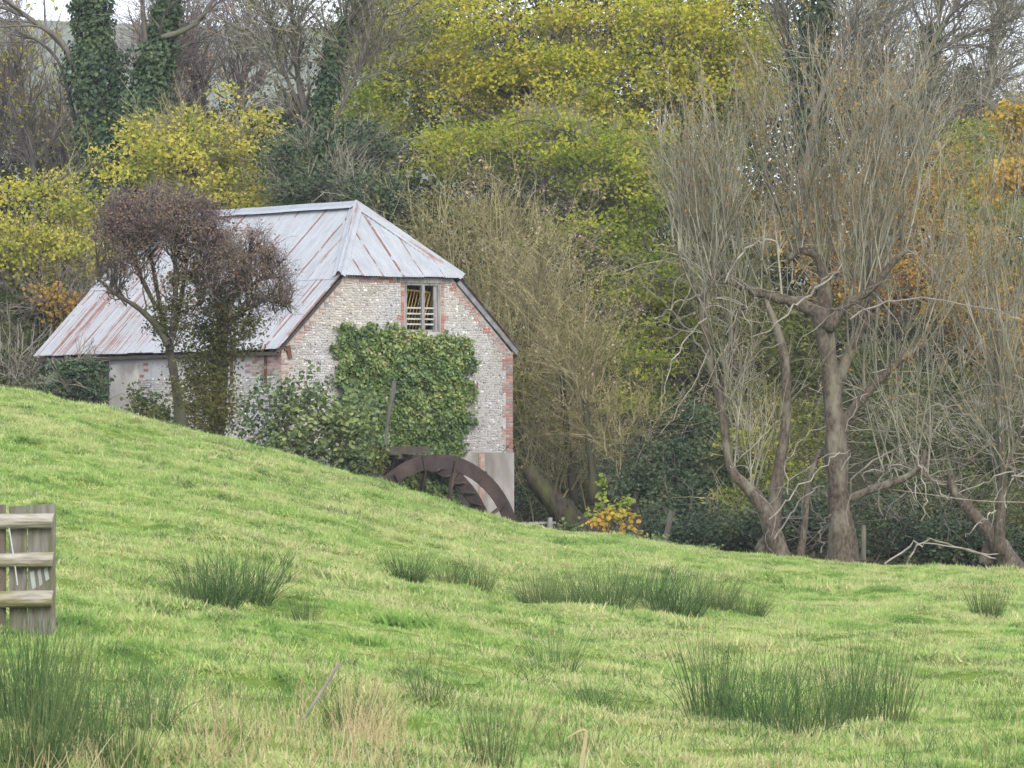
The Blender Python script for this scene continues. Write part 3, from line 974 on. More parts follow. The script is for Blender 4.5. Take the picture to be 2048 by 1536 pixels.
for s_, th in ((SF, .04), (SR, .04)):
    for k in range(8):
        a0 = A1 + rad(22.5) + k * rad(45) + rad(.25); a1 = a0 + rad(44.5)
        an = np.linspace(a0, a1, 9)
        V = []
        for a_ in an:
            for (r_, ds) in ((RI, 0), (RO, 0), (RO, th), (RI, th)):
                V.append(wp(r_, a_, s_ + ds))
        Fq = [(i * 4 + j, i * 4 + (j + 1) % 4, i * 4 + 4 + (j + 1) % 4, i * 4 + 4 + j) for i in range(8) for j in range(4)]
        Fq += [(0, 1, 2, 3), (32, 35, 34, 33)]
        adopt(obj('rim_plate', V, np.array(Fq), M_WHEEL), wheel)
        q = MB(); a_ = a0 - rad(.25)
        dd = -1 if s_ == SF else 1
        q.beam(wp(RI - .01, a_, s_ + (-.025 if s_ == SF else th + .025)), wp(RO + .01, a_, s_ + (-.025 if s_ == SF else th + .025)), .05, .045, up=tuple(Rd))
        adopt(q.build('joint_strap', M_WHEEL), wheel)
    for k in range(8):
        a_ = A1 + k * rad(45)
        q = MB(); ss = s_ - .035 if s_ == SF else s_ + th + .035
        q.beam(wp(.2, a_, ss), wp(RO - .12, a_, ss), .06, .11, up=tuple(Rd))
        adopt(q.build('spoke', M_WHEEL), wheel)
    q = MB(); an = np.linspace(0, 2 * np.pi, 15)[:-1]
    q.prism([wp(.3, a_, s_ - .06) for a_ in an], Rd * .16)
    adopt(q.build('hub', M_WHEEL), wheel)
for k in range(40):
    a_ = k * rad(9)
    q = MB()
    pa, pb = wp(RI + .02, a_, SF + .05), wp(RO - .12, a_ + rad(5), SF + .05)
    dd = norm(pb - pa); nn = np.cross(dd, Rd)
    pa = pa + Rd * (SR - SF - .15); pb = pb + Rd * (SR - SF - .15)
    q.prism([pa, pb, pb + nn * .018, pa + nn * .018], Rd * .09)
    adopt(q.build('bucket', M_WHEEL2), wheel)
q = MB(); an = np.linspace(0, 2 * np.pi, 13)[:-1]
q.prism([wp(.1, a_, SF - .35) for a_ in an], Rd * (0.3 - SF))
adopt(q.build('axle', M_WHEEL), wheel)

# the trough that fed the wheel
tr = thing('launder_trough', mp(HUBT - 1.2, -.9, 2.6), 'dark timber water trough end resting above the wheel rim', 'trough')
xa, xb = gable_t(735 - 58), gable_t(860 - 58)
for nm, s0 in (('side_board', -1.30), ('side_board', -.62)):
    q = MB(); q.beam(mp(xa - .2, s0, 2.66), mp(xb, s0, 2.74), .045, .16, up=(0, 0, 1)); adopt(q.build(nm, M_TIMBER_D), tr)
q = MB(); q.beam(mp(xa - .2, -.96, 2.62), mp(xb - .02, -.96, 2.69), .63, .03); adopt(q.build('trough_floor', M_TIMBER_D), tr)
q = MB()
for x_ in (xa, (xa + xb) / 2): q.beam(mp(x_, -1.4, 2.55), mp(x_, .05, 2.57), .09, .09)
adopt(q.build('bearer', M_TIMBER_D), tr)

# ------------------------------------------------------------------ vegetation
M_BARK = rough_mat('grey_bark', (0.075, 0.066, 0.055, 1), (0.15, 0.135, 0.115, 1), 5, (0.10, 0.11, 0.06, 1), 1.5, bump=0.4, stretch=(1, 1, .4))
M_BARK_D = rough_mat('dark_bark', (0.035, 0.030, 0.025, 1), (0.075, 0.065, 0.05, 1), 5, (0.06, 0.065, 0.03, 1), 1.3, bump=0.4, stretch=(1, 1, .4))
M_BARK_W = rough_mat('willow_bark', (0.040, 0.031, 0.024, 1), (0.135, 0.108, 0.082, 1), 13, (0.17, 0.155, 0.115, 1), 2.2, bump=1.0, stretch=(1.5, 1.5, .7))
M_MOSSY = rough_mat('mossy_bark', (0.030, 0.026, 0.020, 1), (0.10, 0.085, 0.06, 1), 7, (0.085, 0.095, 0.035, 1), 2.2, bump=1.0, stretch=(1.3, 1.3, .5))
M_TWIG = rough_mat('grey_twig', (0.13, 0.125, 0.09, 1), (0.26, 0.245, 0.185, 1), 2, island=.5)
M_TWIG_B = rough_mat('brown_twig', (0.10, 0.085, 0.078, 1), (0.20, 0.165, 0.150, 1), 2, island=.35)
M_TWIG_O = rough_mat('olive_twig', (0.15, 0.135, 0.065, 1), (0.27, 0.245, 0.13, 1), 2, island=.45)
M_TWIG_P = rough_mat('pale_twig', (0.17, 0.15, 0.125, 1), (0.31, 0.275, 0.23, 1), 3, island=.4)

L_YEL = leaf_mat('yellow_maple_leaf', [(0.13, 0.17, 0.022, 1), (0.24, 0.27, 0.03, 1), (0.36, 0.36, 0.04, 1), (0.47, 0.42, 0.06, 1), (0.40, 0.30, 0.05, 1)], .35, .35)
L_YG = leaf_mat('yellow_green_leaf', [(0.10, 0.15, 0.025, 1), (0.18, 0.23, 0.03, 1), (0.27, 0.29, 0.04, 1), (0.38, 0.36, 0.055, 1)], .35, .4, seed=3.0)
L_YGO = leaf_mat('olive_maple_leaf', [(0.07, 0.10, 0.022, 1), (0.13, 0.16, 0.03, 1), (0.21, 0.22, 0.04, 1), (0.31, 0.28, 0.06, 1)], .3, .35, seed=7.0)
L_OLIVE = leaf_mat('olive_leaf', [(0.04, 0.06, 0.018, 1), (0.075, 0.095, 0.024, 1), (0.12, 0.13, 0.032, 1), (0.18, 0.16, 0.045, 1)], .3, .35, seed=6.0)
L_GOLD = leaf_mat('gold_leaf', [(0.15, 0.19, 0.04, 1), (0.28, 0.29, 0.05, 1), (0.44, 0.40, 0.07, 1), (0.55, 0.44, 0.09, 1)], .35, .3, seed=9.0)
L_ORANGE = leaf_mat('orange_leaf', [(0.24, 0.22, 0.04, 1), (0.42, 0.31, 0.05, 1), (0.52, 0.32, 0.06, 1), (0.38, 0.20, 0.05, 1)], .35, .3, seed=12.0)
L_IVY = leaf_mat('dark_ivy_leaf', [(0.018, 0.042, 0.020, 1), (0.034, 0.066, 0.028, 1), (0.056, 0.094, 0.036, 1), (0.10, 0.135, 0.05, 1)], .12, .3, gloss=.025, seed=2.0)
L_WALLIVY = leaf_mat('wall_ivy_leaf', [(0.024, 0.055, 0.018, 1), (0.055, 0.105, 0.024, 1), (0.10, 0.165, 0.034, 1), (0.18, 0.24, 0.05, 1), (0.32, 0.31, 0.11, 1)], .18, .25, gloss=.04, seed=5.0)
L_OLBR = leaf_mat('olive_brown_leaf', [(0.06, 0.065, 0.022, 1), (0.11, 0.115, 0.032, 1), (0.17, 0.155, 0.05, 1), (0.22, 0.16, 0.075, 1)], .3, .4, seed=25.0)
L_GREEN = leaf_mat('hazel_leaf', [(0.055, 0.085, 0.04, 1), (0.10, 0.145, 0.055, 1), (0.16, 0.215, 0.07, 1), (0.27, 0.31, 0.10, 1)], .3, .3, gloss=.03, seed=4.0)
L_DKGREEN = leaf_mat('evergreen_leaf', [(0.018, 0.034, 0.018, 1), (0.034, 0.056, 0.024, 1), (0.058, 0.085, 0.034, 1), (0.10, 0.115, 0.045, 1)], .15, .35, gloss=.02, seed=8.0)
L_BROWN = leaf_mat('dry_brown_leaf', [(0.10, 0.07, 0.04, 1), (0.19, 0.13, 0.075, 1), (0.27, 0.18, 0.10, 1), (0.36, 0.28, 0.19, 1)], .25, .25, seed=10.0)
L_HAW = leaf_mat('hawthorn_leaf', [(0.08, 0.06, 0.065, 1), (0.13, 0.09, 0.09, 1), (0.20, 0.13, 0.11, 1), (0.25, 0.17, 0.10, 1), (0.14, 0.13, 0.06, 1)], .25, .35, seed=14.0)
L_RUSSET = leaf_mat('russet_leaf', [(0.11, 0.075, 0.035, 1), (0.22, 0.13, 0.045, 1), (0.36, 0.19, 0.055, 1), (0.28, 0.22, 0.05, 1), (0.44, 0.27, 0.06, 1)], .3, .35, seed=17.0)
L_SHADEGREEN = leaf_mat('undergrowth_leaf', [(0.032, 0.050, 0.020, 1), (0.06, 0.085, 0.028, 1), (0.10, 0.12, 0.04, 1), (0.16, 0.15, 0.06, 1)], .25, .35, seed=20.0)

def lobe_clusters(lobes, n, shell=0.35):
    """Cluster centres spread through ellipsoids (x px, y px, distance, rx px, ry px, depth m[, weight])."""
    w = np.array([(l[6] if len(l) > 6 else 1) * l[3] * l[4] for l in lobes], float); w /= w.sum()
    pick = rng.choice(len(lobes), n, p=w)
    C = np.array([px(*l[:3]) for l in lobes])[pick]
    R = np.array([(l[3] / ppm(l[2]), l[5], l[4] / ppm(l[2])) for l in lobes])[pick]
    d = norm(rng.normal(size=(n, 3)))
    d[:, 1] = -np.abs(d[:, 1]) * np.where(rng.random(n) < .72, 1, -1)     # mostly the side the field sees
    r = (shell + (1 - shell) * rng.random(n)) ** .6
    return C + d * R * r[:, None], d

def leaves_in(lobes, ncl, per, cs, size, shell=.35, up=.7, flat=.55, aspect=.8, six=False, spray=0.0):
    C, d = lobe_clusters(lobes, ncl, shell)
    k = rng.poisson(per, ncl)
    i = np.repeat(np.arange(ncl), k)
    P = C[i] + rng.normal(size=(len(i), 3)) * cs * np.array([1, 1, flat])
    if spray:
        P = P + (d[i] * np.array([1, 1, .3])) * (rng.random(len(i)) * spray)[:, None]
    nrm = norm(rng.normal(size=(len(i), 3)) * .8 + d[i] * .5 + np.array([0, -.25, up]))
    s = size * rng.uniform(.65, 1.3, len(i))
    return leaf_geo(P, s, nrm, aspect, six), C

def stem_px(pts, wpx, K=14, Y=None):
    """pts: (x, y, Y) or (x, y) with Y given; wpx: widths in px at both ends or a list."""
    P = np.array([px(a[0], a[1], a[2] if len(a) > 2 else Y) for a in pts])
    Q = resample(P, K)
    w = np.interp(np.linspace(0, 1, K), np.linspace(0, 1, len(wpx)), wpx)
    Yq = Q[:, 1]
    R = w / 2 / (FPX / Yq)
    R = R * (1 + .08 * rng.normal(size=K))
    return Q[None], np.abs(R)[None]

def limbs_to(C, trunk, n, r0, K=6, sag=.1):
    """Limbs from points of the trunk to n cluster centres."""
    C = C[rng.choice(len(C), min(n, len(C)), replace=False)]
    m_ = len(C); KT = len(trunk)
    lowest = np.array([np.argmin(np.abs(trunk[:, 2] - (c[2] - .45 * np.linalg.norm(c[:2] - trunk[-1, :2])))) for c in C])
    lowest = np.clip(lowest, int(KT * .25), KT - 1)
    S = trunk[lowest]
    f = np.linspace(0, 1, K)[None, :, None]
    mid = (S + C) / 2 + rng.normal(size=(m_, 3)) * .12 * np.linalg.norm(C - S, axis=1)[:, None] + np.array([0, 0, sag])
    P = (1 - f) ** 2 * S[:, None] + 2 * f * (1 - f) * mid[:, None] + f ** 2 * C[:, None]
    R = r0 * np.linspace(1, .22, K)[None] * rng.uniform(.5, 1.1, (m_, 1))
    return P, R

GRP_WOOD = 'trees of the wood behind the mill'
def leafy_tree(name, label, cat, lobes, leafm, ncl, per, cs, size, base=None, barkm=None, twigm=None, limbs=22, trunk_w=14, ntw=500, twl=(.6, 1.6), group=GRP_WOOD, shell=.35, up=.7, flat=.55, spray=0., twr=.012, tw_up=.05, aspect=.8):
    l0 = max(lobes, key=lambda l: l[3] * l[4])
    barkm = barkm or M_BARK_D; twigm = twigm or M_TWIG_B
    if base is None: base = (l0[0] + rng.uniform(-20, 20), l0[2])
    X0 = (base[0] - 1024) * base[1] / FPX; Y0 = base[1]
    z0 = float(ground(X0, Y0))
    root = thing(name, (X0, Y0, z0), label, cat, group)
    (V, F), C = leaves_in(lobes, ncl, per, cs, size, shell, up, flat, aspect, spray=spray)
    top = px(l0[0], l0[1] - l0[4] * .55, l0[2])
    K = 12
    f = np.linspace(0, 1, K)
    b = np.array([X0, Y0, z0 - .1])
    tk = b + (top - b) * f[:, None]
    tk[:, 0] += .25 * np.sin(f * 5 + rng.uniform(0, 6)) * f * (1 - f) * 2
    tr_ = np.interp(f, [0, 1], [trunk_w / 2 / ppm(Y0), .03])
    q = MB(); q.tubes(tk[None], tr_[None], 8)
    LP, LR = limbs_to(C, tk, limbs, trunk_w * .38 / 2 / ppm(Y0))
    q.tubes(LP, LR, 5)
    adopt(q.build('trunk', barkm, smooth=True), root)
    if ntw:
        TP, TR = branch_off(LP, LR, ntw, .3, 1, (20, 65), twl, 4, .15, tw_up, .5, twr)
        T2, R2 = branch_off(TP, TR, ntw * 2, .2, 1, (20, 60), (twl[0] * .5, twl[1] * .55), 3, .15, tw_up, .7, twr * .7)
        q = MB(); q.tubes(TP, TR, 3); q.tubes(T2, R2, 3)
        adopt(q.build('branches', twigm), root)
    adopt(obj('crown', V, F, leafm), root)
    return root

def bare_tree(name, label, cat, base, stems, nb, nt, ntt, lens, leafm=None, nleaf=0, lsize=.09, barkm=None, twigm=None, up=.06, ang=(20, 55), group=GRP_WOOD, twr=.011, ivy=None, ivy_n=0, ivy_size=.16, zbase=None):
    """stems: list of (pts px, widths px, Y)."""
    barkm = barkm or M_BARK; twigm = twigm or M_TWIG
    P0 = [stem_px(p_, w_, 14, Y_) for p_, w_, Y_ in stems]
    b = P0[0][0][0, 0]
    root = thing(name, b, label, cat, group)
    q = MB()
    for P_, R_ in P0: q.tubes(P_, R_, 8, cap=True)
    SP = np.concatenate([p_ for p_, _ in P0]); SR_ = np.concatenate([r_ for _, r_ in P0])
    BP, BR = branch_off(SP, SR_, nb, .35, 1, ang, (lens[0], lens[1]), 7, .13, up, .5, .02)
    q.tubes(BP, BR, 5)
    adopt(q.build('trunk', barkm, smooth=True), root)
    TP, TR = branch_off(BP, BR, nt, .1, 1, (18, 55), (lens[0] * .45, lens[1] * .55), 5, .13, up, .55, twr)
    T2, R2 = branch_off(TP, TR, ntt, .15, 1, (15, 50), (lens[0] * .25, lens[1] * .32), 4, .15, up, .7, twr * .75)
    q = MB(); q.tubes(TP, TR, 3); q.tubes(T2, R2, 3)
    adopt(q.build('branches', twigm), root)
    if nleaf:
        i = rng.integers(0, len(T2), nleaf)
        k = rng.integers(1, 4, nleaf)
        P = T2[i, k] + rng.normal(size=(nleaf, 3)) * .06
        V, F = leaf_geo(P, lsize * rng.uniform(.6, 1.3, nleaf), rng.normal(size=(nleaf, 3)) + np.array([0, -.3, .5]), .7)
        adopt(obj('crown', V, F, leafm), root)
    if ivy is not None:
        Ps, Ns = [], []
        for pts, ws, Y_ in ivy:
            Q, R = stem_px(pts, ws, 60, Y_)
            Q, R = Q[0], R[0]
            n = int(ivy_n * len(pts) / 3)
            k = rng.integers(0, 60, n)
            lump = 1 + .35 * np.sin(k * .55 + rng.uniform(0, 6)) * np.sin(k * .21 + 1)
            a = rng.uniform(0, 6.283, n)
            d = np.stack([np.cos(a), np.sin(a), rng.normal(size=n) * .2], -1)
            rr = R[k] * lump * rng.uniform(.5, 1.15, n)
            Ps.append(Q[k] + d * rr[:, None] + rng.normal(size=(n, 3)) * np.array([.05, .05, .14])); Ns.append(d + rng.normal(size=(n, 3)) * .45 + np.array([0, 0, .35]))
        P = np.concatenate(Ps); nn = np.concatenate(Ns)
        V, F = leaf_geo(P, ivy_size * rng.uniform(.6, 1.3, len(P)), nn, .9, droop=.8)
        adopt(obj('ivy', V, F, L_IVY), root)
    return root

# -- the wood far behind, read as one mass
lobes = [(-60 + 95 * i, 330 + 40 * math.sin(i * 1.7), 214 + 6 * math.sin(i * 2.3), 90, 120, 4) for i in range(24)]
lobes += [(-60 + 95 * i, 560, 208, 95, 130, 4) for i in range(24)] + [(-60 + 95 * i, 800, 202, 95, 140, 4) for i in range(24)]
lobes += [(800 + 80 * i, 40, 215, 75, 95, 3) for i in range(11)] + [(1440 + 75 * i, 185, 213, 65, 80, 3) for i in range(6)] + [(300 + 65 * i, 225, 213, 50, 45, 3, .8) for i in range(5)]
lobes += [(-20 + 95 * i, 450, 211, 90, 110, 3) for i in range(23)] + [(-20 + 95 * i, 680, 205, 90, 120, 3) for i in range(23)] + [(40 + 90 * i, 290, 213, 70, 60, 3, .6) for i in range(7)] + [(-140 - 110 * (i % 5), 380 + 130 * (i // 5), 206, 100, 110, 4) for i in range(20)] + [(2180 + 110 * (i % 4), 380 + 130 * (i // 4), 206, 100, 110, 4) for i in range(16)]
lobes += [(700 + 90 * i, 150, 215, 85, 130, 4) for i in range(9)] + [(1480 + 85 * i, 240 + 25 * math.sin(i * 2.1), 212, 70, 95, 3) for i in range(8)] + [(1530 + 70 * i, 150, 212, 55, 60, 2, .8) for i in range(3)]
(V, F), C = leaves_in(lobes, 10500, 17, .62, .25, up=.5)
M_FAR = leaf_mat('far_wood_shade_leaf', [(0.016, 0.022, 0.014, 1), (0.030, 0.038, 0.018, 1), (0.055, 0.06, 0.024, 1), (0.085, 0.08, 0.034, 1)], .2, .4, seed=30)  # leaf colours darkened: the deep shade between the crowns is put into them
tag(obj('woodland', V, F, M_FAR), 'dense mixed autumn wood filling the slope behind the nearer trees', kind='stuff')
S = C[rng.choice(len(C), 420)]
P = shoots(S, rng.normal(size=(420, 3)) * .35 + np.array([0, 0, 1]), rng.uniform(2, 5, 420), 5, .1, .05)
B, BR = branch_off(P, np.full((420, 5), .02), 1400, .2, 1, (15, 45), (.8, 2.0), 4, .12, .05, .6, .012)
q = MB(); q.tubes(P, np.tile(np.linspace(.035, .01, 5), (420, 1)), 3); q.tubes(B, BR, 3)
tag(q.build('woodland', M_TWIG), 'grey bare stems and twigs of the far wood on the slope', kind='stuff')

# -- left side of the wood
bare_tree('ivy_clad_tree', 'twin stemmed bare tree thickly clad in dark ivy against the sky above the mill roof', 'tree', None,
    [([(238, 560), (232, 400), (205, 250), (188, 110), (180, 0), (172, -90)], (30, 22, 16, 10), 176),
     ([(228, 400), (258, 280), (292, 170), (325, 60), (345, -60)], (20, 16, 12, 8), 175),
     ([(150, 135), (120, 80), (70, 45), (10, 0), (-40, -30)], (13, 10, 6), 175.5),
     ([(145, 115), (95, 62), (30, 22), (-30, 10)], (10, 8, 5), 176.5),
     ([(322, 75), (365, 62), (400, 38), (425, 2), (470, -30)], (14, 10, 5), 174.6),
     ([(296, 150), (292, 80), (286, 20), (285, -60)], (12, 10, 8), 175),
     ([(150, 240), (120, 130), (80, 85), (30, 60)], (9, 7, 3), 177)],
    45, 260, 700, (1.2, 2.6), twigm=M_TWIG_B, barkm=M_BARK, up=.03,
    ivy=[([(235, 470), (215, 300), (198, 180), (188, 90), (182, 0), (178, -60)], (120, 125, 120, 95, 66, 50), 176), ([(240, 380), (265, 270), (295, 190)], (100, 120, 95), 175), ([(295, 190), (322, 80), (338, 0), (345, -50)], (90, 52, 44, 36), 175)], ivy_n=4600, ivy_size=.15)
leafy_tree('hazel_tree', 'spreading yellow hazel rising behind the mill roof ridge, loose sprays on top', 'tree',
    [(390, 330, 164, 130, 75, 2.2), (330, 290, 165, 70, 60, 1.5), (480, 300, 166, 80, 75, 2), (420, 400, 163, 140, 50, 2), (430, 230, 166, 110, 45, 1.5, .3)], L_GOLD, 115, 85, .32, .12, flat=.45, spray=.7, ntw=500, limbs=40, twigm=M_TWIG_O)
leafy_tree('hazel_tree', 'bright yellow leaved tree left of the dark hawthorn, low over the undergrowth', 'tree',
    [(80, 440, 158, 120, 70, 2), (150, 500, 156, 90, 60, 1.6), (30, 510, 157, 80, 70, 1.6), (140, 320, 160, 90, 45, 1.4, .25), (190, 380, 158, 50, 50, 1.5, .5)], L_GOLD, 95, 80, .30, .115, flat=.45, spray=.6, ntw=400, limbs=30, twigm=M_TWIG_O)
bare_tree('thin_tree', 'thin brown twigged tree with a few yellow leaves at the far left edge', 'tree', None,
    [([(60, 560), (70, 380), (50, 220), (30, 120)], (12, 9, 5), 182), ([(120, 520), (130, 330), (110, 180)], (11, 8, 4), 184), ([(-20, 500), (0, 300), (10, 130)], (11, 8, 4), 183)],
    80, 800, 2200, (1.2, 3.0), L_GOLD, 1700, .15, twigm=M_TWIG_B)
bare_tree('bare_ash_tree', 'leafless purple grey tree seen between the ivy trunks and the thicket', 'tree', None,
    [([(420, 420), (410, 260), (380, 140), (370, 60)], (14, 9, 4), 192), ([(430, 420), (470, 250), (490, 120), (500, 30)], (13, 9, 4), 193), ([(350, 400), (340, 250), (330, 150)], (11, 8, 4), 191)],
    140, 1500, 3600, (1.4, 3.2), L_BROWN, 1500, .14, twigm=M_TWIG_B)
bare_tree('ivy_clad_tree', 'slim bare tree with ivied leaning stem and grey twig mass right of the hazel', 'tree', None,
    [([(645, 520), (640, 400), (612, 240), (590, 110), (580, -40)], (24, 18, 12, 7), 170), ([(640, 400), (655, 200), (680, 70), (720, 10), (760, -40)], (16, 13, 9, 6), 169), ([(615, 250), (560, 120), (540, 20)], (10, 7, 4), 170), ([(640, 300), (700, 180), (740, 100)], (9, 6, 3), 169)],
    110, 1000, 2300, (1.1, 2.8), L_OLIVE, 1500, .12, twigm=M_TWIG,
    ivy=[([(600, 430), (600, 300), (595, 200)], (95, 75, 55), 170.5), ([(640, 240), (658, 160), (672, 90), (690, 50)], (30, 38, 34, 22), 169)], ivy_n=2200, ivy_size=.15)
leafy_tree('olive_tree_crown', 'tall olive green tree behind the slim ivied tree, crown running off the top', 'tree',
    [(770, 160, 182, 90, 150, 2.5), (720, 260, 180, 70, 110, 2.2), (820, 60, 184, 80, 90, 2.5), (730, 60, 185, 60, 80, 2)], L_YG, 90, 120, .46, .12, flat=.4, twigm=M_TWIG_O, ntw=500, limbs=40)
leafy_tree('spindly_tree', 'grey green ivied thicket tree just behind the roof peak', 'tree',
    [(640, 380, 160, 90, 60, 1.8), (740, 400, 158, 70, 60, 1.6), (590, 330, 161, 60, 70, 1.6), (700, 300, 162, 90, 60, 1.6, .6)], L_DKGREEN, 340, 30, .28, .125, twigm=M_TWIG, ntw=500, limbs=40)

# -- the maples in the middle
leafy_tree('field_maple', 'broad bright yellow maple over the middle of the wood, its top cut by the frame', 'tree',
    [(1010, 90, 180, 150, 120, 3.5), (1180, 60, 181, 140, 110, 3.5), (1100, 190, 178, 190, 100, 3.5), (960, 200, 179, 100, 90, 3), (880, 70, 182, 90, 100, 3)], L_YEL, 150, 170, .47, .125, flat=.46, shell=.6, ntw=600, limbs=70)
leafy_tree('field_maple', 'golden brown tinged maple right of the broad yellow maple', 'tree',
    [(1330, 110, 178, 140, 130, 3.5), (1440, 70, 180, 110, 110, 3), (1280, 230, 176, 140, 90, 3), (1430, 200, 177, 110, 110, 3), (1500, 130, 178, 60, 100, 2)], L_YEL, 125, 160, .47, .125, flat=.46, shell=.6, ntw=600, limbs=70)
leafy_tree('field_maple', 'lower yellow green maple whose branches hang in tiers above the dark hollow', 'tree',
    [(1180, 330, 168, 130, 60, 2.5), (1250, 400, 166, 110, 50, 2.2), (1090, 290, 170, 120, 60, 2.5), (950, 300, 170, 110, 60, 2.5), (1300, 330, 167, 100, 60, 2.2), (1200, 470, 165, 90, 45, 2), (1280, 540, 163, 80, 45, 2)], L_YG, 115, 150, .45, .12, flat=.42, shell=.6, ntw=500, limbs=60)
leafy_tree('field_maple', 'olive maple with low boughs between the willow thicket and the pollards', 'tree',
    [(1260, 640, 160, 80, 60, 2), (1290, 740, 158, 70, 60, 1.8), (1210, 730, 158, 60, 60, 1.8), (1330, 600, 161, 60, 90, 1.6), (1250, 820, 156, 70, 40, 1.5), (860, 320, 172, 90, 60, 2, .7)], L_YG, 62, 135, .40, .115, flat=.32, shell=.6, ntw=300, limbs=40)

# -- right side of the wood
bare_tree('leaning_tree', 'leafless tree leaning right across the top right corner, long pale limbs', 'tree', None,
    [([(1480, 600), (1560, 440), (1660, 330), (1790, 200), (1870, 80), (1940, -40)], (20, 16, 12, 7), 168), ([(1700, 290), (1800, 262), (1900, 250), (2060, 200)], (10, 8, 4), 167), ([(1740, 250), (1850, 120), (1960, 60), (2080, 20)], (11, 8, 4), 168), ([(1620, 380), (1760, 340), (1900, 300), (2060, 250)], (9, 7, 4), 167), ([(1600, 400), (1640, 200), (1700, 60), (1720, -50)], (12, 9, 5), 169)],
    150, 1500, 4200, (1.1, 3.2), twigm=M_TWIG, up=.03)
bare_tree('ivy_clad_tree', 'ivy covered upright trunk near the top edge beside the golden maple', 'tree', None,
    [([(1630, 520), (1622, 300), (1628, 120), (1650, -60)], (22, 18, 14), 172), ([(1600, 300), (1580, 100), (1560, -20)], (12, 9, 6), 173), ([(1700, 400), (1710, 150), (1715, -50)], (14, 12, 9), 174)],
    60, 600, 1500, (1.1, 2.6), twigm=M_TWIG, ivy=[([(1622, 280), (1620, 160), (1630, 60), (1645, -40)], (42, 66, 70, 50), 172), ([(1612, 330), (1618, 290), (1625, 250)], (30, 36, 30), 172)], ivy_n=1900, ivy_size=.16)
bare_tree('ivy_clad_tree', 'ivied trunk further right under the leaning limbs, sky showing beyond', 'tree', None,
    [([(1820, 560), (1830, 350), (1860, 150), (1890, -40)], (18, 14, 9), 178), ([(1900, 500), (1925, 300), (1985, 120), (2010, -40)], (16, 12, 8), 180), ([(1800, 540), (1760, 300), (1750, 100), (1760, -30)], (13, 10, 6), 181)],
    150, 1600, 4600, (1.2, 3.2), twigm=M_TWIG, ivy=[([(1825, 420), (1840, 260), (1855, 120), (1862, 60)], (70, 60, 46, 34), 178), ([(1905, 330), (1920, 230), (1930, 140)], (34, 36, 26), 180)], ivy_n=1500, ivy_size=.16)
leafy_tree('oak_tree', 'orange brown oak boughs reaching in from the right edge over green leaves', 'tree',
    [(2030, 240, 150, 45, 40, 1), (2020, 350, 149, 60, 30, 1), (1975, 390, 149, 40, 22, .8, .5), (2060, 280, 150, 50, 60, 1), (1960, 470, 150, 50, 30, 1, .5)], L_ORANGE, 170, 17, .2, .13, base=(2090, 152), limbs=20, ntw=200, twigm=M_TWIG)
leafy_tree('oak_tree', 'green and gold tree filling the gap between the pollard twigs and right edge', 'tree',
    [(1960, 300, 158, 80, 60, 1.8), (1940, 420, 157, 90, 60, 1.8), (2020, 450, 156, 60, 70, 1.6), (1890, 380, 158, 60, 70, 1.6), (1960, 540, 156, 100, 60, 1.6)], L_YG, 130, 80, .38, .11, flat=.38, ntw=300, limbs=30, twigm=M_TWIG_O)
leafy_tree('beech_tree', 'russet tree behind the pollard crown, orange tinted patches among grey twigs', 'tree',
    [(1640, 440, 152, 130, 80, 2), (1800, 420, 152, 100, 90, 2), (1880, 560, 150, 110, 80, 1.8), (2000, 660, 148, 80, 110, 1.6), (1720, 560, 151, 120, 80, 1.8), (1740, 350, 153, 90, 60, 1.6, .7), (1860, 330, 153, 70, 60, 1.6, .8), (1960, 560, 149, 70, 70, 1.6)], L_RUSSET, 270, 55, .42, .105, ntw=500, limbs=60, twigm=M_TWIG, twl=(.8, 2.0), tw_up=.12)
leafy_tree('elder_tree', 'yellow olive understorey tree seen through the pollard limbs', 'tree',
    [(1440, 480, 156, 90, 110, 2), (1480, 640, 152, 90, 90, 1.8), (1590, 700, 150, 100, 90, 1.8), (1400, 330, 160, 70, 110, 2), (1520, 820, 146, 90, 70, 1.6)], L_OLIVE, 150, 75, .38, .11, flat=.38, ntw=350, limbs=50, twigm=M_TWIG_O)
leafy_tree('field_maple', 'small yellow green maple low behind the forked trunk', 'tree',
    [(1500, 900, 138, 70, 50, 1.2), (1580, 960, 136, 60, 50, 1.2), (1470, 1010, 135, 50, 40, 1), (1620, 850, 139, 50, 60, 1.2)], L_YGO, 90, 38, .24, .10, ntw=150, limbs=25, twigm=M_TWIG_O, trunk_w=9)
leafy_tree('bramble_thicket', 'mixed green undergrowth right of the big pollard trunk', 'shrub',
    [(1800, 880, 134, 90, 70, 1.4), (1900, 820, 136, 100, 80, 1.5), (1990, 900, 134, 90, 90, 1.4), (1850, 980, 132, 110, 60, 1.2), (2010, 1030, 131, 70, 60, 1.2), (1740, 760, 138, 80, 80, 1.4)], L_SHADEGREEN, 560, 26, .27, .095, ntw=450, limbs=60, twigm=M_TWIG, twl=(.6, 1.8), trunk_w=8, group=None)
leafy_tree('evergreen_bush', 'dark blue green evergreen bush in the shade left of the forked trunk', 'shrub',
    [(1340, 950, 140, 90, 80, 1.6), (1410, 1020, 138, 80, 70, 1.4), (1290, 1010, 139, 60, 70, 1.2), (1380, 860, 142, 70, 60, 1.4), (1440, 940, 139, 40, 60, 1)], L_DKGREEN, 480, 30, .24, .11, ntw=60, limbs=30, trunk_w=9, group=None)
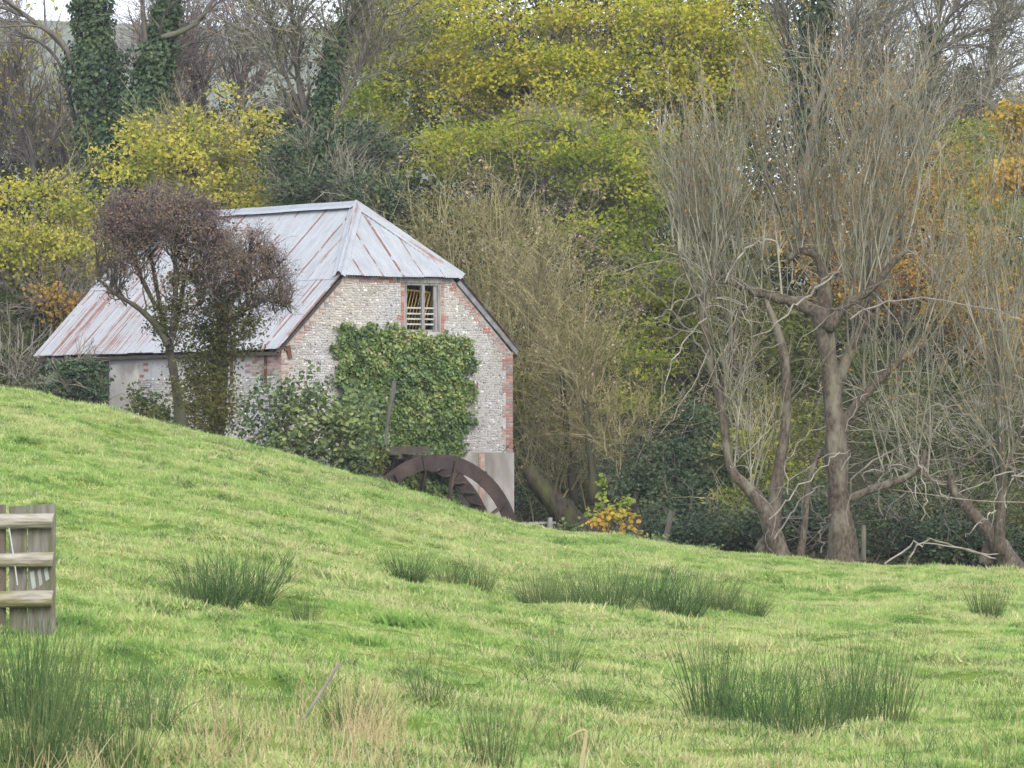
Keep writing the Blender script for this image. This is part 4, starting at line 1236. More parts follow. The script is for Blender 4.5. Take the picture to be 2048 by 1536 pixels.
leafy_tree('evergreen_bush', 'low dark undergrowth bank right behind the field edge under the pollards', 'shrub',
    [(1380, 1075, 130, 100, 40, .8), (1530, 1065, 130, 90, 45, .8), (1640, 1050, 130, 80, 50, .8), (1780, 1070, 129, 80, 45, .8), (1890, 1090, 128, 90, 45, .8), (2010, 1100, 128, 90, 45, .8), (1300, 1050, 131, 60, 40, .8)], L_DKGREEN, 520, 28, .2, .095, ntw=60, limbs=40, trunk_w=7, group=None, twigm=M_TWIG_B)

leafy_tree('evergreen_bush', 'shadowy green bushes filling the gap beside the mill corner', 'shrub',
    [(1075, 1010, 147, 40, 60, .8), (1120, 930, 149, 70, 60, 1), (1180, 960, 148, 70, 70, 1), (1060, 880, 150, 50, 70, 1), (1230, 1010, 146, 50, 60, .8)], L_DKGREEN, 300, 26, .22, .10, ntw=80, limbs=20, trunk_w=8, group=None)
leafy_tree('hazel_tree', 'olive brown hazel growth behind the mill corner willow', 'tree',
    [(1080, 780, 150, 80, 80, 1.4), (1150, 860, 149, 70, 70, 1.4), (1140, 740, 151, 60, 70, 1.4), (1080, 640, 152, 70, 70, 1.4), (1010, 560, 156, 90, 80, 1.4), (900, 450, 158, 90, 80, 1.4), (1030, 470, 157, 80, 70, 1.4)], L_OLBR, 130, 52, .34, .105, ntw=500, limbs=50, trunk_w=9, twigm=M_TWIG_O, up=.5)

leafy_tree('bramble_thicket', 'patchy olive brambles over the low dark bank between the pollard trunks', 'shrub',
    [(1420, 1050, 129, 70, 35, .6), (1560, 1030, 129, 60, 45, .6), (1620, 990, 131, 50, 50, .7), (1760, 1020, 129, 60, 50, .6), (1880, 1040, 128, 70, 45, .6), (1990, 1060, 127.5, 60, 45, .6)], L_DKGREEN, 190, 24, .2, .085, ntw=60, limbs=30, trunk_w=6, group=None, twigm=M_TWIG_B)

# -- undergrowth at the left
leafy_tree('bramble_thicket', 'green and reddish bramble thicket left of the roof', 'shrub',
    [(70, 620, 156, 90, 70, 1.6), (130, 600, 155, 60, 60, 1.4), (40, 700, 154, 80, 60, 1.4), (130, 680, 154, 50, 60, 1.2), (0, 590, 157, 60, 80, 1.5)], L_SHADEGREEN, 420, 15, .25, .13, ntw=500, limbs=30, trunk_w=9, group=None)
leafy_tree('bramble_thicket', 'russet topped bramble clump close behind the far roof end', 'shrub',
    [(110, 600, 153, 50, 35, .8), (150, 630, 152, 40, 40, .8)], L_RUSSET, 70, 12, .2, .12, ntw=100, limbs=12, trunk_w=7, group=None)
leafy_tree('ivy_hedge', 'ivy grown hedge covering the open shed end under the eaves', 'hedge',
    [(105, 760, 144, 30, 40, .35), (150, 755, 143, 38, 42, .35), (190, 765, 142.2, 28, 46, .3), (130, 790, 143, 50, 30, .35)], L_IVY, 230, 15, .11, .11, base=(150, 143), limbs=14, ntw=160, trunk_w=7, twigm=M_TWIG, group=None, twl=(.3, .8))
leafy_tree('bramble_thicket', 'shaded bushes with bare stalks in front of the wood at the left margin', 'shrub',
    [(20, 740, 150, 60, 45, .8), (50, 780, 149, 50, 30, .7), (-30, 760, 150, 40, 60, .8)], L_SHADEGREEN, 130, 14, .2, .11, ntw=260, limbs=20, trunk_w=7, group=None, twigm=M_TWIG_P)

# -- grey willow thicket beside the mill
def fan(base, n, spread, lean, L, r, K=7, wig=.07, up=.04, sp0=.35):
    S = np.tile(base, (n, 1)) + rng.normal(size=(n, 3)) * np.array([sp0, .2, sp0 * .8])
    D = np.stack([lean + rng.normal(size=n) * spread, rng.normal(size=n) * spread * .7, np.ones(n)], -1)
    Ls = rng.uniform(L[0], L[1], n)
    P = shoots(S, D, Ls, K, wig, up)
    R = (r * rng.uniform(.5, 1.1, n))[:, None] * np.linspace(1, .2, K)[None]
    return P, R
def willow(name, label, trunk, fans, nt, ntt, leafm, nleaf, barkm, twigm, lsize=.09, tl=(.7, 1.8), group=None, twr=.009, cat='tree'):
    TP_ = [stem_px(*a) for a in trunk]
    root = thing(name, TP_[0][0][0, 0], label, cat, group)
    q = MB()
    for P_, R_ in TP_: q.tubes(P_, R_, 12, cap=True, rough=.07)
    FP = [fan(*a[0:1], **a[1]) for a in fans]
    P = np.concatenate([f[0] for f in FP]); R = np.concatenate([f[1] for f in FP])
    adopt(q.build('trunk', barkm, smooth=True), root)
    q = MB(); q.tubes(P, R, 5)
    adopt(q.build('stems', twigm), root)
    T, TR = branch_off(P, R, nt, .2, 1, (15, 70), tl, 5, .12, .03, .55, twr)
    T2, R2 = branch_off(T, TR, ntt, .15, 1, (15, 65), (tl[0] * .4, tl[1] * .5), 4, .1, .05, .7, twr * .75)
    q = MB(); q.tubes(T, TR, 3); q.tubes(T2, R2, 3)
    adopt(q.build('branches', twigm), root)
    i = rng.integers(0, len(T2), nleaf); k = rng.integers(1, 4, nleaf)
    Pl = T2[i, k] + rng.normal(size=(nleaf, 3)) * .05
    V, F = leaf_geo(Pl, lsize * rng.uniform(.5, 1.3, nleaf), rng.normal(size=(nleaf, 3)) + np.array([0, -.3, .4]), .55)
    adopt(obj('crown', V, F, leafm), root)
    return root
L_WILLOW = leaf_mat('fading_willow_leaf', [(0.09, 0.10, 0.03, 1), (0.15, 0.15, 0.045, 1), (0.21, 0.18, 0.07, 1), (0.29, 0.21, 0.11, 1), (0.42, 0.34, 0.24, 1)], .3, .4, seed=23)
willow('grey_willow', 'tall grey willow thicket fanning up behind the right roof slope', 
    [([(960, 1010), (955, 860)], (40, 30), 6, 150)],
    [((px(955, 880, 150),), dict(n=20, spread=.2, lean=0.02, L=(4.5, 8), r=.04)), ((px(1010, 850, 151),), dict(n=18, spread=.24, lean=.1, L=(4, 7.2), r=.038)), ((px(880, 700, 152),), dict(n=20, spread=.2, lean=-.08, L=(2.5, 5), r=.03))],
    460, 1000, L_WILLOW, 5500, M_BARK, M_TWIG_O, lsize=.11)
willow('grey_willow', 'mossy willow leaning left beside the mill corner, bushy grey rods from its head',
    [([(1290, 1215), (1196, 1095), (1158, 1055), (1110, 1005), (1072, 960), (1052, 938)], (62, 52, 48, 46, 42, 26), 16, 142), ([(1165, 1075), (1178, 1010), (1172, 960)], (26, 24, 18), 8, 142.5)],
    [((px(1080, 960, 142.2),), dict(n=14, spread=.3, lean=.3, L=(1.2, 2.6), r=.022, wig=.10)), ((px(1140, 1010, 142),), dict(n=15, spread=.45, lean=.25, L=(1.2, 3.2), r=.024, wig=.11)), ((px(1150, 830, 142),), dict(n=20, spread=.6, lean=0.05, L=(1.0, 2.8), r=.022, wig=.11)), ((px(1100, 730, 143),), dict(n=16, spread=.5, lean=.05, L=(1.2, 3.0), r=.022, wig=.1))],
    500, 1000, L_WILLOW, 4200, M_MOSSY, M_TWIG_O)
willow('grey_willow', 'brownish willow scrub with upright rods between thicket and dark hollow',
    [([(1190, 1010), (1180, 900), (1170, 800)], (22, 16, 12), 8, 140), ([(1150, 1010), (1135, 880), (1120, 700)], (18, 14, 9), 8, 142)],
    [((px(1170, 800, 140),), dict(n=12, spread=.4, lean=-.1, L=(.8, 2.0), r=.022, wig=.09)), ((px(1080, 680, 142),), dict(n=12, spread=.3, lean=0, L=(1.2, 2.6), r=.022)), ((px(1230, 900, 140),), dict(n=10, spread=.6, lean=.0, L=(.8, 1.8), r=.02, wig=.1))],
    360, 800, L_WILLOW, 3600, M_BARK_D, M_TWIG_O)

# -- the pollards at the field edge
def pollard(name, label, trunk, shoots_on, n_up, L, nt, ntt, dead, leafm, nleaf, Yc, extra_fans=(), dome=None, group='old pollards on the field edge'):
    TP_ = [stem_px(*a) for a in trunk]
    root = thing(name, TP_[0][0][0, 0], label, 'tree', group)
    q = MB()
    for P_, R_ in TP_: q.tubes(P_, R_, 14, cap=True, rough=.07)
    adopt(q.build('trunk', M_BARK_W, smooth=True), root)
    # upright rods from the listed limbs
    SP = np.concatenate([TP_[i][0] if TP_[i][0].shape[1] == 14 else resample(TP_[i][0][0], 14)[None] for i in shoots_on])
    KK = SP.shape[1]
    i = rng.integers(0, len(SP), n_up); t = rng.uniform(.25, 1, n_up) * (KK - 1); k = np.minimum(t.astype(int), KK - 2); f = (t - k)[:, None]
    S = SP[i, k] * (1 - f) + SP[i, k + 1] * f
    cx_ = np.mean(SP[:, :, 0])
    D = np.stack([(S[:, 0] - cx_) * (.17 if dome else .08) + rng.normal(size=n_up) * .2, rng.normal(size=n_up) * .25, np.ones(n_up)], -1)
    Ls = rng.uniform(L[0], L[1], n_up)
    if dome:      # the rods of one season end on a rounded crown
        c0 = px(*dome[:2], Yc); rx, rz = dome[2] / ppm(Yc), dome[3] / ppm(Yc)
        dn = norm(D); q0 = (S[:, [0, 2]] - c0[[0, 2]]) / np.array([rx, rz]); dv = dn[:, [0, 2]] / np.array([rx, rz])
        aa = (dv ** 2).sum(1); bb = (q0 * dv).sum(1); cc_ = (q0 ** 2).sum(1) - 1
        Ls = np.clip((-bb + np.sqrt(np.maximum(bb ** 2 - aa * cc_, 0))) / aa, .8, 7) * np.where(rng.random(n_up) < .3, rng.uniform(.4, .8, n_up), rng.uniform(.8, 1.08, n_up))
    P = shoots(S, D, Ls, 8, .055, .02)
    R = (.023 * rng.uniform(.45, 1.15, n_up))[:, None] * np.linspace(1, .22, 8)[None]
    for fx in extra_fans:
        P2, R2 = fan(*fx[0], **fx[1], K=8); P = np.concatenate([P, P2]); R = np.concatenate([R, R2])
    q = MB(); q.tubes(P, R, 5); adopt(q.build('stems', M_TWIG, smooth=True), root)
    T, TR = branch_off(P, R, nt, .15, 1, (10, 32), (.6, 1.8), 5, .07, .06, .5, .0075)
    T2, R2 = branch_off(T, TR, ntt, .1, 1, (10, 35), (.3, .9), 4, .09, .05, .7, .0055)
    q = MB(); q.tubes(T, TR, 3); q.tubes(T2, R2, 3); adopt(q.build('branches', M_TWIG), root)
    # pale dead and drooping twigs
    q = MB()
    for pts, w in dead:
        a_, b_ = stem_px(pts, w, 14, Yc - rng.uniform(.3, 1.2)); a_ = a_ + rng.normal(size=a_.shape) * .03; q.tubes(a_, b_ * .5, 5, cap=True)
    n = 70
    i = rng.integers(0, len(SP), n); k = rng.integers(2, KK, n)
    D = np.stack([rng.normal(size=n), -np.abs(rng.normal(size=n)) * .8, rng.normal(size=n) * .5 + .1], -1)
    PD = shoots(SP[i, k], D, rng.uniform(.5, 1.8, n), 9, .22, -.07)
    q.tubes(PD, np.tile(np.linspace(.0125, .005, 9), (n, 1)) * rng.uniform(.5, 1.2, (n, 1)), 4)
    adopt(q.build('dead_twigs', M_TWIG_P), root)
    i = rng.integers(0, len(T2), nleaf); k = rng.integers(1, 4, nleaf)
    Pl = T2[i, k] + rng.normal(size=(nleaf, 3)) * .04
    V, F = leaf_geo(Pl, .075 * rng.uniform(.5, 1.3, nleaf), rng.normal(size=(nleaf, 3)) + np.array([0, -.3, .4]), .5)
    adopt(obj('crown', V, F, leafm), root)
    return root
YP = 116.5
pollard('pollard_willow', 'big straight trunked pollard with a great fan of grey rods', 
    [([(1686, 1150), (1684, 1080), (1676, 960), (1668, 820), (1655, 700), (1640, 620)], (76, 55, 47, 42, 38, 34), 14, YP),
     ([(1640, 630), (1590, 605), (1530, 590), (1480, 570), (1440, 560), (1418, 520)], (28, 21, 18, 16, 13, 9), 14, YP),
     ([(1645, 640), (1650, 590), (1640, 520), (1600, 500), (1575, 520)], (36, 26, 16, 12), 14, YP + .3),
     ([(1655, 660), (1690, 610), (1740, 580), (1790, 520), (1815, 500)], (24, 18, 14, 8), 14, YP - .2),
     ([(1665, 800), (1700, 700), (1730, 640), (1740, 560)], (26, 22, 16, 10), 14, YP + .4),
     ([(1672, 860), (1740, 780), (1800, 720), (1850, 690)], (20, 16, 10), 14, YP + .5),
     ([(1672, 1010), (1740, 980), (1800, 960), (1840, 935), (1850, 900)], (20, 16, 14, 10), 14, YP)],
    [1, 2, 3, 4, 5], 115, (2.0, 5.0), 900, 2600,
    [([(1680, 940), (1700, 900), (1640, 920), (1585, 960), (1540, 1010)], (6, 5, 3)), ([(1500, 680), (1560, 640), (1600, 600), (1640, 570), (1680, 540)], (4, 6, 9, 8, 4)), ([(1820, 900), (1838, 920), (1845, 960), (1855, 1000), (1842, 1040)], (7, 6, 4)), ([(1690, 860), (1712, 800), (1695, 760), (1680, 740)], (6, 5, 3)),
     ([(1785, 900), (1770, 960), (1760, 1000), (1765, 1040)], (5, 4, 3)), ([(1690, 500), (1680, 470), (1672, 440), (1665, 410)], (7, 6, 5)), ([(1690, 530), (1640, 560), (1610, 590)], (7, 5, 4)), ([(1770, 1130), (1820, 1090), (1860, 1085), (1930, 1100), (2000, 1112)], (7, 6, 5, 4)), ([(1560, 690), (1500, 720), (1460, 790), (1430, 830)], (5, 4, 3)), ([(1700, 640), (1760, 610), (1830, 600), (1960, 615), (2050, 640)], (7, 6, 4)),
     ([(1690, 1050), (1700, 980), (1720, 940), (1780, 905), (1830, 880)], (5, 6, 6, 4))],
    L_RUSSET, 6500, YP, dome=(1640, 470, 330, 350))
pollard('pollard_willow', 'forked pollard with two snaking pale stems left of the big straight trunk',
    [([(1572, 1130), (1550, 1080), (1530, 1020), (1500, 980), (1462, 940), (1452, 880), (1440, 800), (1418, 720), (1408, 640), (1395, 580)], (38, 38, 29, 23, 20, 18, 17, 15, 13, 9), 18, YP - .6),
     ([(1528, 1110), (1545, 1060), (1555, 960), (1570, 860), (1572, 740), (1555, 660), (1530, 600)], (40, 31, 23, 21, 20, 17, 11), 18, YP - .3),
     ([(1408, 640), (1425, 560), (1440, 500), (1460, 470)], (13, 11, 8, 5), 14, YP - .6),
     ([(1395, 600), (1370, 540), (1345, 480)], (10, 7, 4), 14, YP - .7),
     ([(1440, 800), (1465, 700), (1475, 620)], (13, 11, 7), 14, YP - .3),
     ([(1600, 1120), (1610, 1040), (1618, 960), (1640, 900)], (16, 13, 10, 7), 14, YP - .5)],
    [2, 3, 4, 0], 48, (1.5, 4.0), 360, 800,
    [([(1418, 700), (1390, 760), (1350, 830), (1320, 870)], (5, 4, 2)), ([(1410, 640), (1360, 690), (1330, 770), (1318, 815)], (6, 5, 3)), ([(1400, 590), (1350, 610), (1310, 640)], (5, 4, 3)), ([(1440, 760), (1400, 790), (1370, 860)], (5, 4, 2)), ([(1470, 870), (1475, 900), (1475, 920)], (8, 7, 6)), ([(1540, 1040), (1580, 990), (1640, 940), (1680, 900)], (8, 6, 5)), ([(1580, 990), (1570, 930), (1600, 880), (1650, 850)], (6, 5, 4)),
     ([(1450, 560), (1490, 500), (1530, 480), (1560, 500)], (5, 8, 7)), ([(1280, 560), (1340, 620), (1400, 690), (1420, 720)], (4, 5, 7)), ([(1550, 1080), (1600, 1000), (1650, 970)], (7, 5, 3)), ([(1645, 1100), (1640, 1060), (1660, 1030)], (5, 5, 3))],
    L_WILLOW, 1500, YP - .5)
pollard('pollard_willow', 'leaning dark pollard at the right edge with arching bare branches',
    [([(2035, 1150), (2005, 1100), (1975, 1060), (1930, 1010), (1905, 975), (1900, 940)], (46, 36, 28, 22, 18, 10), 14, YP + .5),
     ([(2000, 1110), (2000, 1050), (2005, 960), (2000, 860), (1995, 760), (1990, 660)], (24, 18, 15, 12, 8), 14, YP + .3),
     ([(2005, 950), (2030, 890), (2060, 820)], (12, 9, 6), 14, YP + .3),
     ([(1905, 980), (1850, 950), (1800, 930), (1760, 950)], (10, 8, 5), 14, YP + .6),
     ([(1975, 1130), (1985, 1085), (1995, 1060)], (40, 30, 20), 14, YP + .8)],
    [1, 2, 3], 45, (1.8, 4.2), 400, 900,
    [([(1900, 1000), (1880, 985), (1870, 960), (1840, 930)], (6, 5, 4)), ([(1990, 1020), (1960, 1045), (1930, 1075)], (7, 6, 3)), ([(2060, 960), (2010, 945), (1960, 970), (1910, 990)], (8, 6, 4)), ([(1990, 880), (1940, 830), (1880, 810), (1820, 840)], (6, 5, 4)), ([(2050, 800), (1980, 770), (1900, 800), (1850, 870)], (6, 5, 3)), ([(2060, 940), (2020, 960), (2010, 1010)], (6, 5, 4)), ([(1810, 1130), (1850, 1085), (1920, 1095), (1995, 1120)], (8, 7, 6))],
    L_RUSSET, 2600, YP + .4, extra_fans=[((px(2030, 800, 118),), dict(n=20, spread=.26, lean=-.05, L=(2.5, 5.0), r=.026)), ((px(1930, 700, 119),), dict(n=16, spread=.24, lean=.05, L=(2, 4.6), r=.024))])

# -- hawthorns in front of the side wall
def hawthorn(label, trunk, lobes, nlimb, ntw, ncl, per, leafm, ivy=None, Y=124, size=.055):
    TP_ = [stem_px(*a) for a in trunk]
    root = thing('hawthorn_tree', TP_[0][0][0, 0], label, 'tree', 'hawthorns on the bank by the mill')
    (V, F), C = leaves_in(lobes, ncl, per, .13, size, shell=.55, up=.6, flat=.7)
    q = MB()
    for P_, R_ in TP_: q.tubes(P_, R_, 9)
    allp = np.concatenate([resample(p_[0], 14)[4:] for p_, _ in TP_])
    # crooked limbs to the crown
    n = nlimb
    T_ = C[rng.choice(len(C), n)]
    S = np.array([allp[np.argmin(np.linalg.norm((allp - c_) * np.array([1, 1, .8]) + np.array([0, 0, .5]), axis=1) + rng.random(len(allp)) * .5)] for c_ in T_])
    K = 7; f = np.linspace(0, 1, K)[None, :, None]
    mid = (S + T_) / 2 + rng.normal(size=(n, 3)) * .18
    LP = (1 - f) ** 2 * S[:, None] + 2 * f * (1 - f) * mid[:, None] + f ** 2 * T_[:, None] + rng.normal(size=(n, K, 3)) * .03
    LR = np.linspace(.024, .008, K)[None] * rng.uniform(.5, 1.2, (n, 1))
    q.tubes(LP, LR, 5)
    adopt(q.build('trunk', M_BARK_D, smooth=True), root)
    T, TR = branch_off(LP, LR, ntw, .35, 1, (25, 70), (.2, .6), 4, .25, .08, .5, .0065)
    T2, R2 = branch_off(T, TR, ntw * 3, .2, 1, (25, 70), (.1, .3), 3, .25, .06, .8, .0055)
    q = MB(); q.tubes(T, TR, 3); q.tubes(T2, R2, 3)
    adopt(q.build('branches', M_TWIG_B), root)
    adopt(obj('crown', V, F, leafm), root)
    if ivy:
        (V, F), _ = leaves_in(*ivy)
        adopt(obj('ivy', V, F, L_OLIVEIVY), root)
    return root
L_OLIVEIVY = leaf_mat('olive_ivy_leaf', [(0.045, 0.055, 0.02, 1), (0.07, 0.08, 0.025, 1), (0.11, 0.11, 0.035, 1), (0.15, 0.13, 0.05, 1)], .2, .3, seed=40)
L_HAW2 = leaf_mat('pale_hawthorn_leaf', [(0.10, 0.075, 0.065, 1), (0.17, 0.115, 0.09, 1), (0.25, 0.15, 0.10, 1), (0.20, 0.16, 0.07, 1)], .25, .35, seed=44)
hawthorn('umbrella shaped hawthorn with dusky purple crown and bare leaning trunk',
    [([(366, 875), (356, 800), (345, 730), (335, 680)], (25, 20, 18, 15), 14, 124), ([(336, 690), (312, 650), (275, 615), (235, 590), (198, 560)], (15, 12, 9, 6), 14, 123.7), ([(336, 690), (318, 600), (300, 500), (290, 430)], (12, 9, 7, 4), 14, 124.2), ([(340, 700), (350, 600), (352, 500), (360, 420)], (13, 11, 8, 4), 14, 123.8),
     ([(345, 680), (362, 600), (375, 520), (400, 450)], (11, 9, 7, 4), 14, 124.4), ([(315, 620), (285, 560), (255, 500), (230, 450)], (10, 9, 7, 4), 14, 124), ([(352, 560), (385, 560), (405, 600), (390, 615)], (8, 7, 5), 12, 123.9)],
    [(325, 432, 124, 125, 58, 1.1, 1.7), (400, 445, 124, 75, 50, 1, 1.2), (225, 450, 124, 40, 50, .8, .8), (250, 470, 124, 62, 80, .9, 1.0), (340, 500, 124, 140, 70, 1.1, .55), (235, 560, 124, 40, 45, .5, .4), (370, 590, 124, 60, 60, .7, .25), (440, 510, 124.6, 50, 50, .8, .5)], 300, 1500, 950, 10, L_HAW,
    ivy=([(345, 650, 124, 36, 60, .4), (365, 590, 124, 30, 60, .4, .7), (320, 640, 124, 30, 40, .4, .6), (352, 760, 123.8, 16, 80, .2, .35)], 170, 12, .12, .065))
hawthorn('smaller ivied hawthorn with a rusty brown fringe against the roof',
    [([(432, 880), (438, 780), (442, 680), (450, 600)], (34, 34, 30, 20), 14, 126), ([(448, 640), (480, 560), (500, 500), (505, 460)], (14, 11, 8, 5), 14, 125.8), ([(445, 660), (490, 620), (540, 600), (576, 612)], (11, 9, 6, 4), 14, 125.6), ([(450, 610), (520, 560), (570, 555)], (10, 8, 4), 14, 126), ([(440, 650), (432, 560), (440, 480)], (13, 10, 6), 14, 126.3)],
    [(490, 505, 126, 65, 52, .8, 1), (525, 555, 126, 55, 62, .7, .9), (440, 530, 126, 60, 60, .8, .5), (555, 590, 126, 28, 34, .5, .4), (470, 610, 126, 50, 50, .7, .4)], 170, 800, 420, 8, L_HAW2,
    ivy=([(440, 640, 126, 58, 90, .6), (435, 770, 126, 46, 110, .5), (475, 660, 126, 52, 60, .6, .7), (410, 830, 125.6, 55, 55, .5), (405, 700, 126, 55, 110, .5, .8), (395, 790, 125.5, 45, 80, .4, .6)], 720, 14, .14, .07))

# -- shrub by the gable, ivy on the wall, sapling
def shrub(name, label, lobes, leafm, ncl, per, cs, size, base, twigm=M_TWIG_B, nst=40, cat='shrub', six=True, aspect=.85, up=.8, z0=None, sw=.014):
    X0 = (base[0] - 1024) * base[1] / FPX; z0 = float(ground(X0, base[1])) if z0 is None else z0
    root = thing(name, (X0, base[1], z0), label, cat)
    (V, F), C = leaves_in(lobes, ncl, per, cs, size, .3, up, .8, aspect, six)
    T_ = C[rng.choice(len(C), nst)]
    S = np.array([X0, base[1], z0]) + rng.normal(size=(nst, 3)) * np.array([.25, .2, 0])
    S[:, 0] += (T_[:, 0] - X0) * .55
    S[:, 2] = ground(S[:, 0], S[:, 1]) - .05
    K = 6; f = np.linspace(0, 1, K)[None, :, None]
    mid = S * .4 + T_ * .6 + rng.normal(size=(nst, 3)) * .1; mid[:, 2] = S[:, 2] * .35 + T_[:, 2] * .65
    P = (1 - f) ** 2 * S[:, None] + 2 * f * (1 - f) * mid[:, None] + f ** 2 * T_[:, None]
    q = MB(); R = np.linspace(sw, .004, K)[None] * rng.uniform(.6, 1.2, (nst, 1)); q.tubes(P, R, 4)
    T, TR = branch_off(P, R, nst * 7, .35, 1, (25, 60), (.2, .6), 4, .15, .05, .6, .004); q.tubes(T, TR, 3)
    adopt(q.build('stems', twigm), root)
    adopt(obj('foliage', V, F, leafm), root)
    return root
shrub('hazel_bush', 'large leaved green bush in front of the left half of the gable',
    [(560, 800, 131, 90, 60, .7, .30), (520, 850, 131, 60, 55, .6, .7), (620, 850, 131, 90, 70, .8, 1.1), (690, 880, 130.5, 70, 75, .7, 1.2), (600, 770, 131, 110, 40, .6, .2), (720, 830, 131, 50, 60, .6, .7), (580, 900, 130.5, 70, 40, .6, 1)], L_GREEN, 620, 6.5, .15, .115, (620, 131), nst=80)
shrub('elder_bush', 'small yellowing bush at the left rim of the water wheel',
    [(735, 925, 133, 30, 30, .4), (760, 915, 134.6, 28, 20, .3), (715, 965, 132, 30, 30, .4)], L_OLIVE, 75, 6, .10, .12, (735, 133), nst=20)
shrub('nettle_clump', 'scrubby weeds at the foot of the side wall left of the hawthorn trunk',
    [(300, 810, 134, 35, 30, .4), (265, 795, 135, 16, 26, .3), (325, 840, 132, 30, 25, .4)], L_SHADEGREEN, 90, 8, .12, .10, (300, 134), nst=20)
L_SAP = leaf_mat('sapling_leaf', [(0.30, 0.32, 0.07, 1), (0.48, 0.40, 0.07, 1), (0.55, 0.32, 0.06, 1), (0.45, 0.22, 0.06, 1)], .35, .2, seed=61)
shrub('maple_sapling', 'little sapling glowing orange and yellow at the edge of the grass', 
    [(1235, 1040, 120, 55, 34, .4), (1205, 1050, 120, 30, 24, .3), (1255, 1070, 120, 35, 20, .3)], L_SAP, 42, 4.0, .10, .105, (1232, 120), twigm=M_TWIG_B, nst=22)
shrub('maple_sapling', 'upright sapling with fresh green and yellow leaves above the orange one', 
    [(1203, 990, 120.4, 10, 35, .12), (1250, 1010, 120.4, 14, 25, .15), (1190, 1035, 120.2, 20, 18, .2), (1225, 1025, 120.3, 25, 14, .2)], leaf_mat('fresh_leaf', [(0.14, 0.22, 0.04, 1), (0.26, 0.32, 0.07, 1), (0.40, 0.38, 0.08, 1)], .35, .2), 46, 4, .06, .11, (1215, 120.4), nst=10)
shrub('bramble_bush', 'low green weeds at the base of the leaning willow', [(1130, 1055, 121.5, 16, 10, .2), (1155, 1060, 121.5, 14, 10, .2), (1290, 1080, 121, 60, 12, .3), (1400, 1100, 119.5, 60, 10, .3)], L_GREEN, 90, 5, .08, .08, (1200, 121.5), nst=16)

# ivy on the gable wall
pts = []
while len(pts) < 14000:
    x = rng.uniform(655, 950, 4000); y = rng.uniform(645, 1010, 4000)
    for a, b in zip(x, y):
        if in_poly(a + 8 * math.sin(b * .11) + 5 * math.sin(b * .31) + rng.normal() * 3.5, b + 7 * math.sin(a * .13) + 4 * math.sin(a * .37) + rng.normal() * 3, ivy_poly): pts.append((a, b))
pts = np.array(pts[:14000])
t_ = np.array([gable_t(x) for x in pts[:, 0]]); z_ = CAMZ + (HZ - pts[:, 1]) * (A0[1] + t_ * Gd[1]) / FPX
n = len(t_)
lump = .5 + .5 * vnoise(t_ * 3.1 + 9, z_ * 3.1 + 20, 5) * .9 + .25 * vnoise(t_ * 7 + 3, z_ * 7, 6)
dep = .05 + np.clip(lump, 0, 1.2) * .26 * np.sqrt(rng.random(n))
P = A0 + t_[:, None] * Gd - dep[:, None] * Rd + z_[:, None] * Zd
V, F = leaf_geo(P, .085 * rng.uniform(.45, 1.4, n), -Rd + rng.normal(size=(n, 3)) * .5 + np.array([0, 0, .55]), .9, six=True, droop=1.2)
iv = thing('ivy', mp(3.5, -.1, -1.8), 'green ivy blanket on the mill gable below the window', 'ivy')
adopt(obj('foliage', V, F, L_WALLIVY), iv)
S = np.stack([mp(a, -.03, -1.6) for a in rng.uniform(2.2, 4.6, 26)])
P = shoots(S, np.stack([Gd * a + Zd for a in rng.normal(size=26) * .25]), rng.uniform(3.5, 7.2, 26), 14, .08, .03)
P = P - ((P - mp(0, -.03, 0)) @ Rd)[..., None] * Rd
for P_ in P[P[:, -1, 2] < 6]:
    q = MB(); q.tubes(P_[None], np.linspace(.03, .008, 14)[None], 5); adopt(q.build('stem', M_BARK_D), iv)

# dead stem standing in the ivy
q = MB(); a_, b_ = stem_px([(772, 890), (776, 840), (784, 795), (789, 762)], (8, 8, 9, 10), 8, 134.5); q.tubes(a_, b_, 7, cap=True)
tag(q.build('dead_stem', M_BARK), 'grey broken dead stem poking up in front of the wall ivy', 'dead stem')

# ------------------------------------------------------------------ posts, rails and wire by the wood
def post(name, label, x, y0, y1, Y, w, lean=0, mat=M_BARK, cat='post', group=None):
    q = MB(); a_, b_ = stem_px([(x, y0), (x + lean * .5, (y0 + y1) / 2), (x + lean, y1)], (w, w), 4, Y); q.tubes(a_, b_, 8, cap=True)
    return tag(q.build(name, mat), label, cat, group)
post('fence_post', 'short pale post holding a low rail beside the wheel', 1100, 1085, 1035, 121, 10, mat=M_TIMBER)
q = MB(); q.beam(px(1035, 1047, 121.2), px(1112, 1045, 121.2), .06, .05)
tag(q.build('fence_rail', M_TIMBER), 'low pale rail between the water wheel and the short post', 'rail')
post('fence_post', 'grey fence post leaning right in the shade by the evergreen bush', 1326, 1100, 1022, 121.5, 12, lean=18)
post('fence_post', 'dark upright post deep in shade behind the orange sapling', 1271, 1060, 982, 126, 8, mat=M_BARK_D)
post('fence_post', 'square topped post close against the big pollard trunk', 1727, 1120, 1050, 116.2, 11)
a_, b_ = stem_px([(1735, 972), (1850, 988), (1950, 1001), (2060, 1005)], (2.2, 2.2), 16, 116.6)
q = MB(); q.tubes(a_, b_, 4)
tag(q.build('fence_wire', M_TWIG_P), 'thin pale wire strung across the trunks at the right', 'wire')

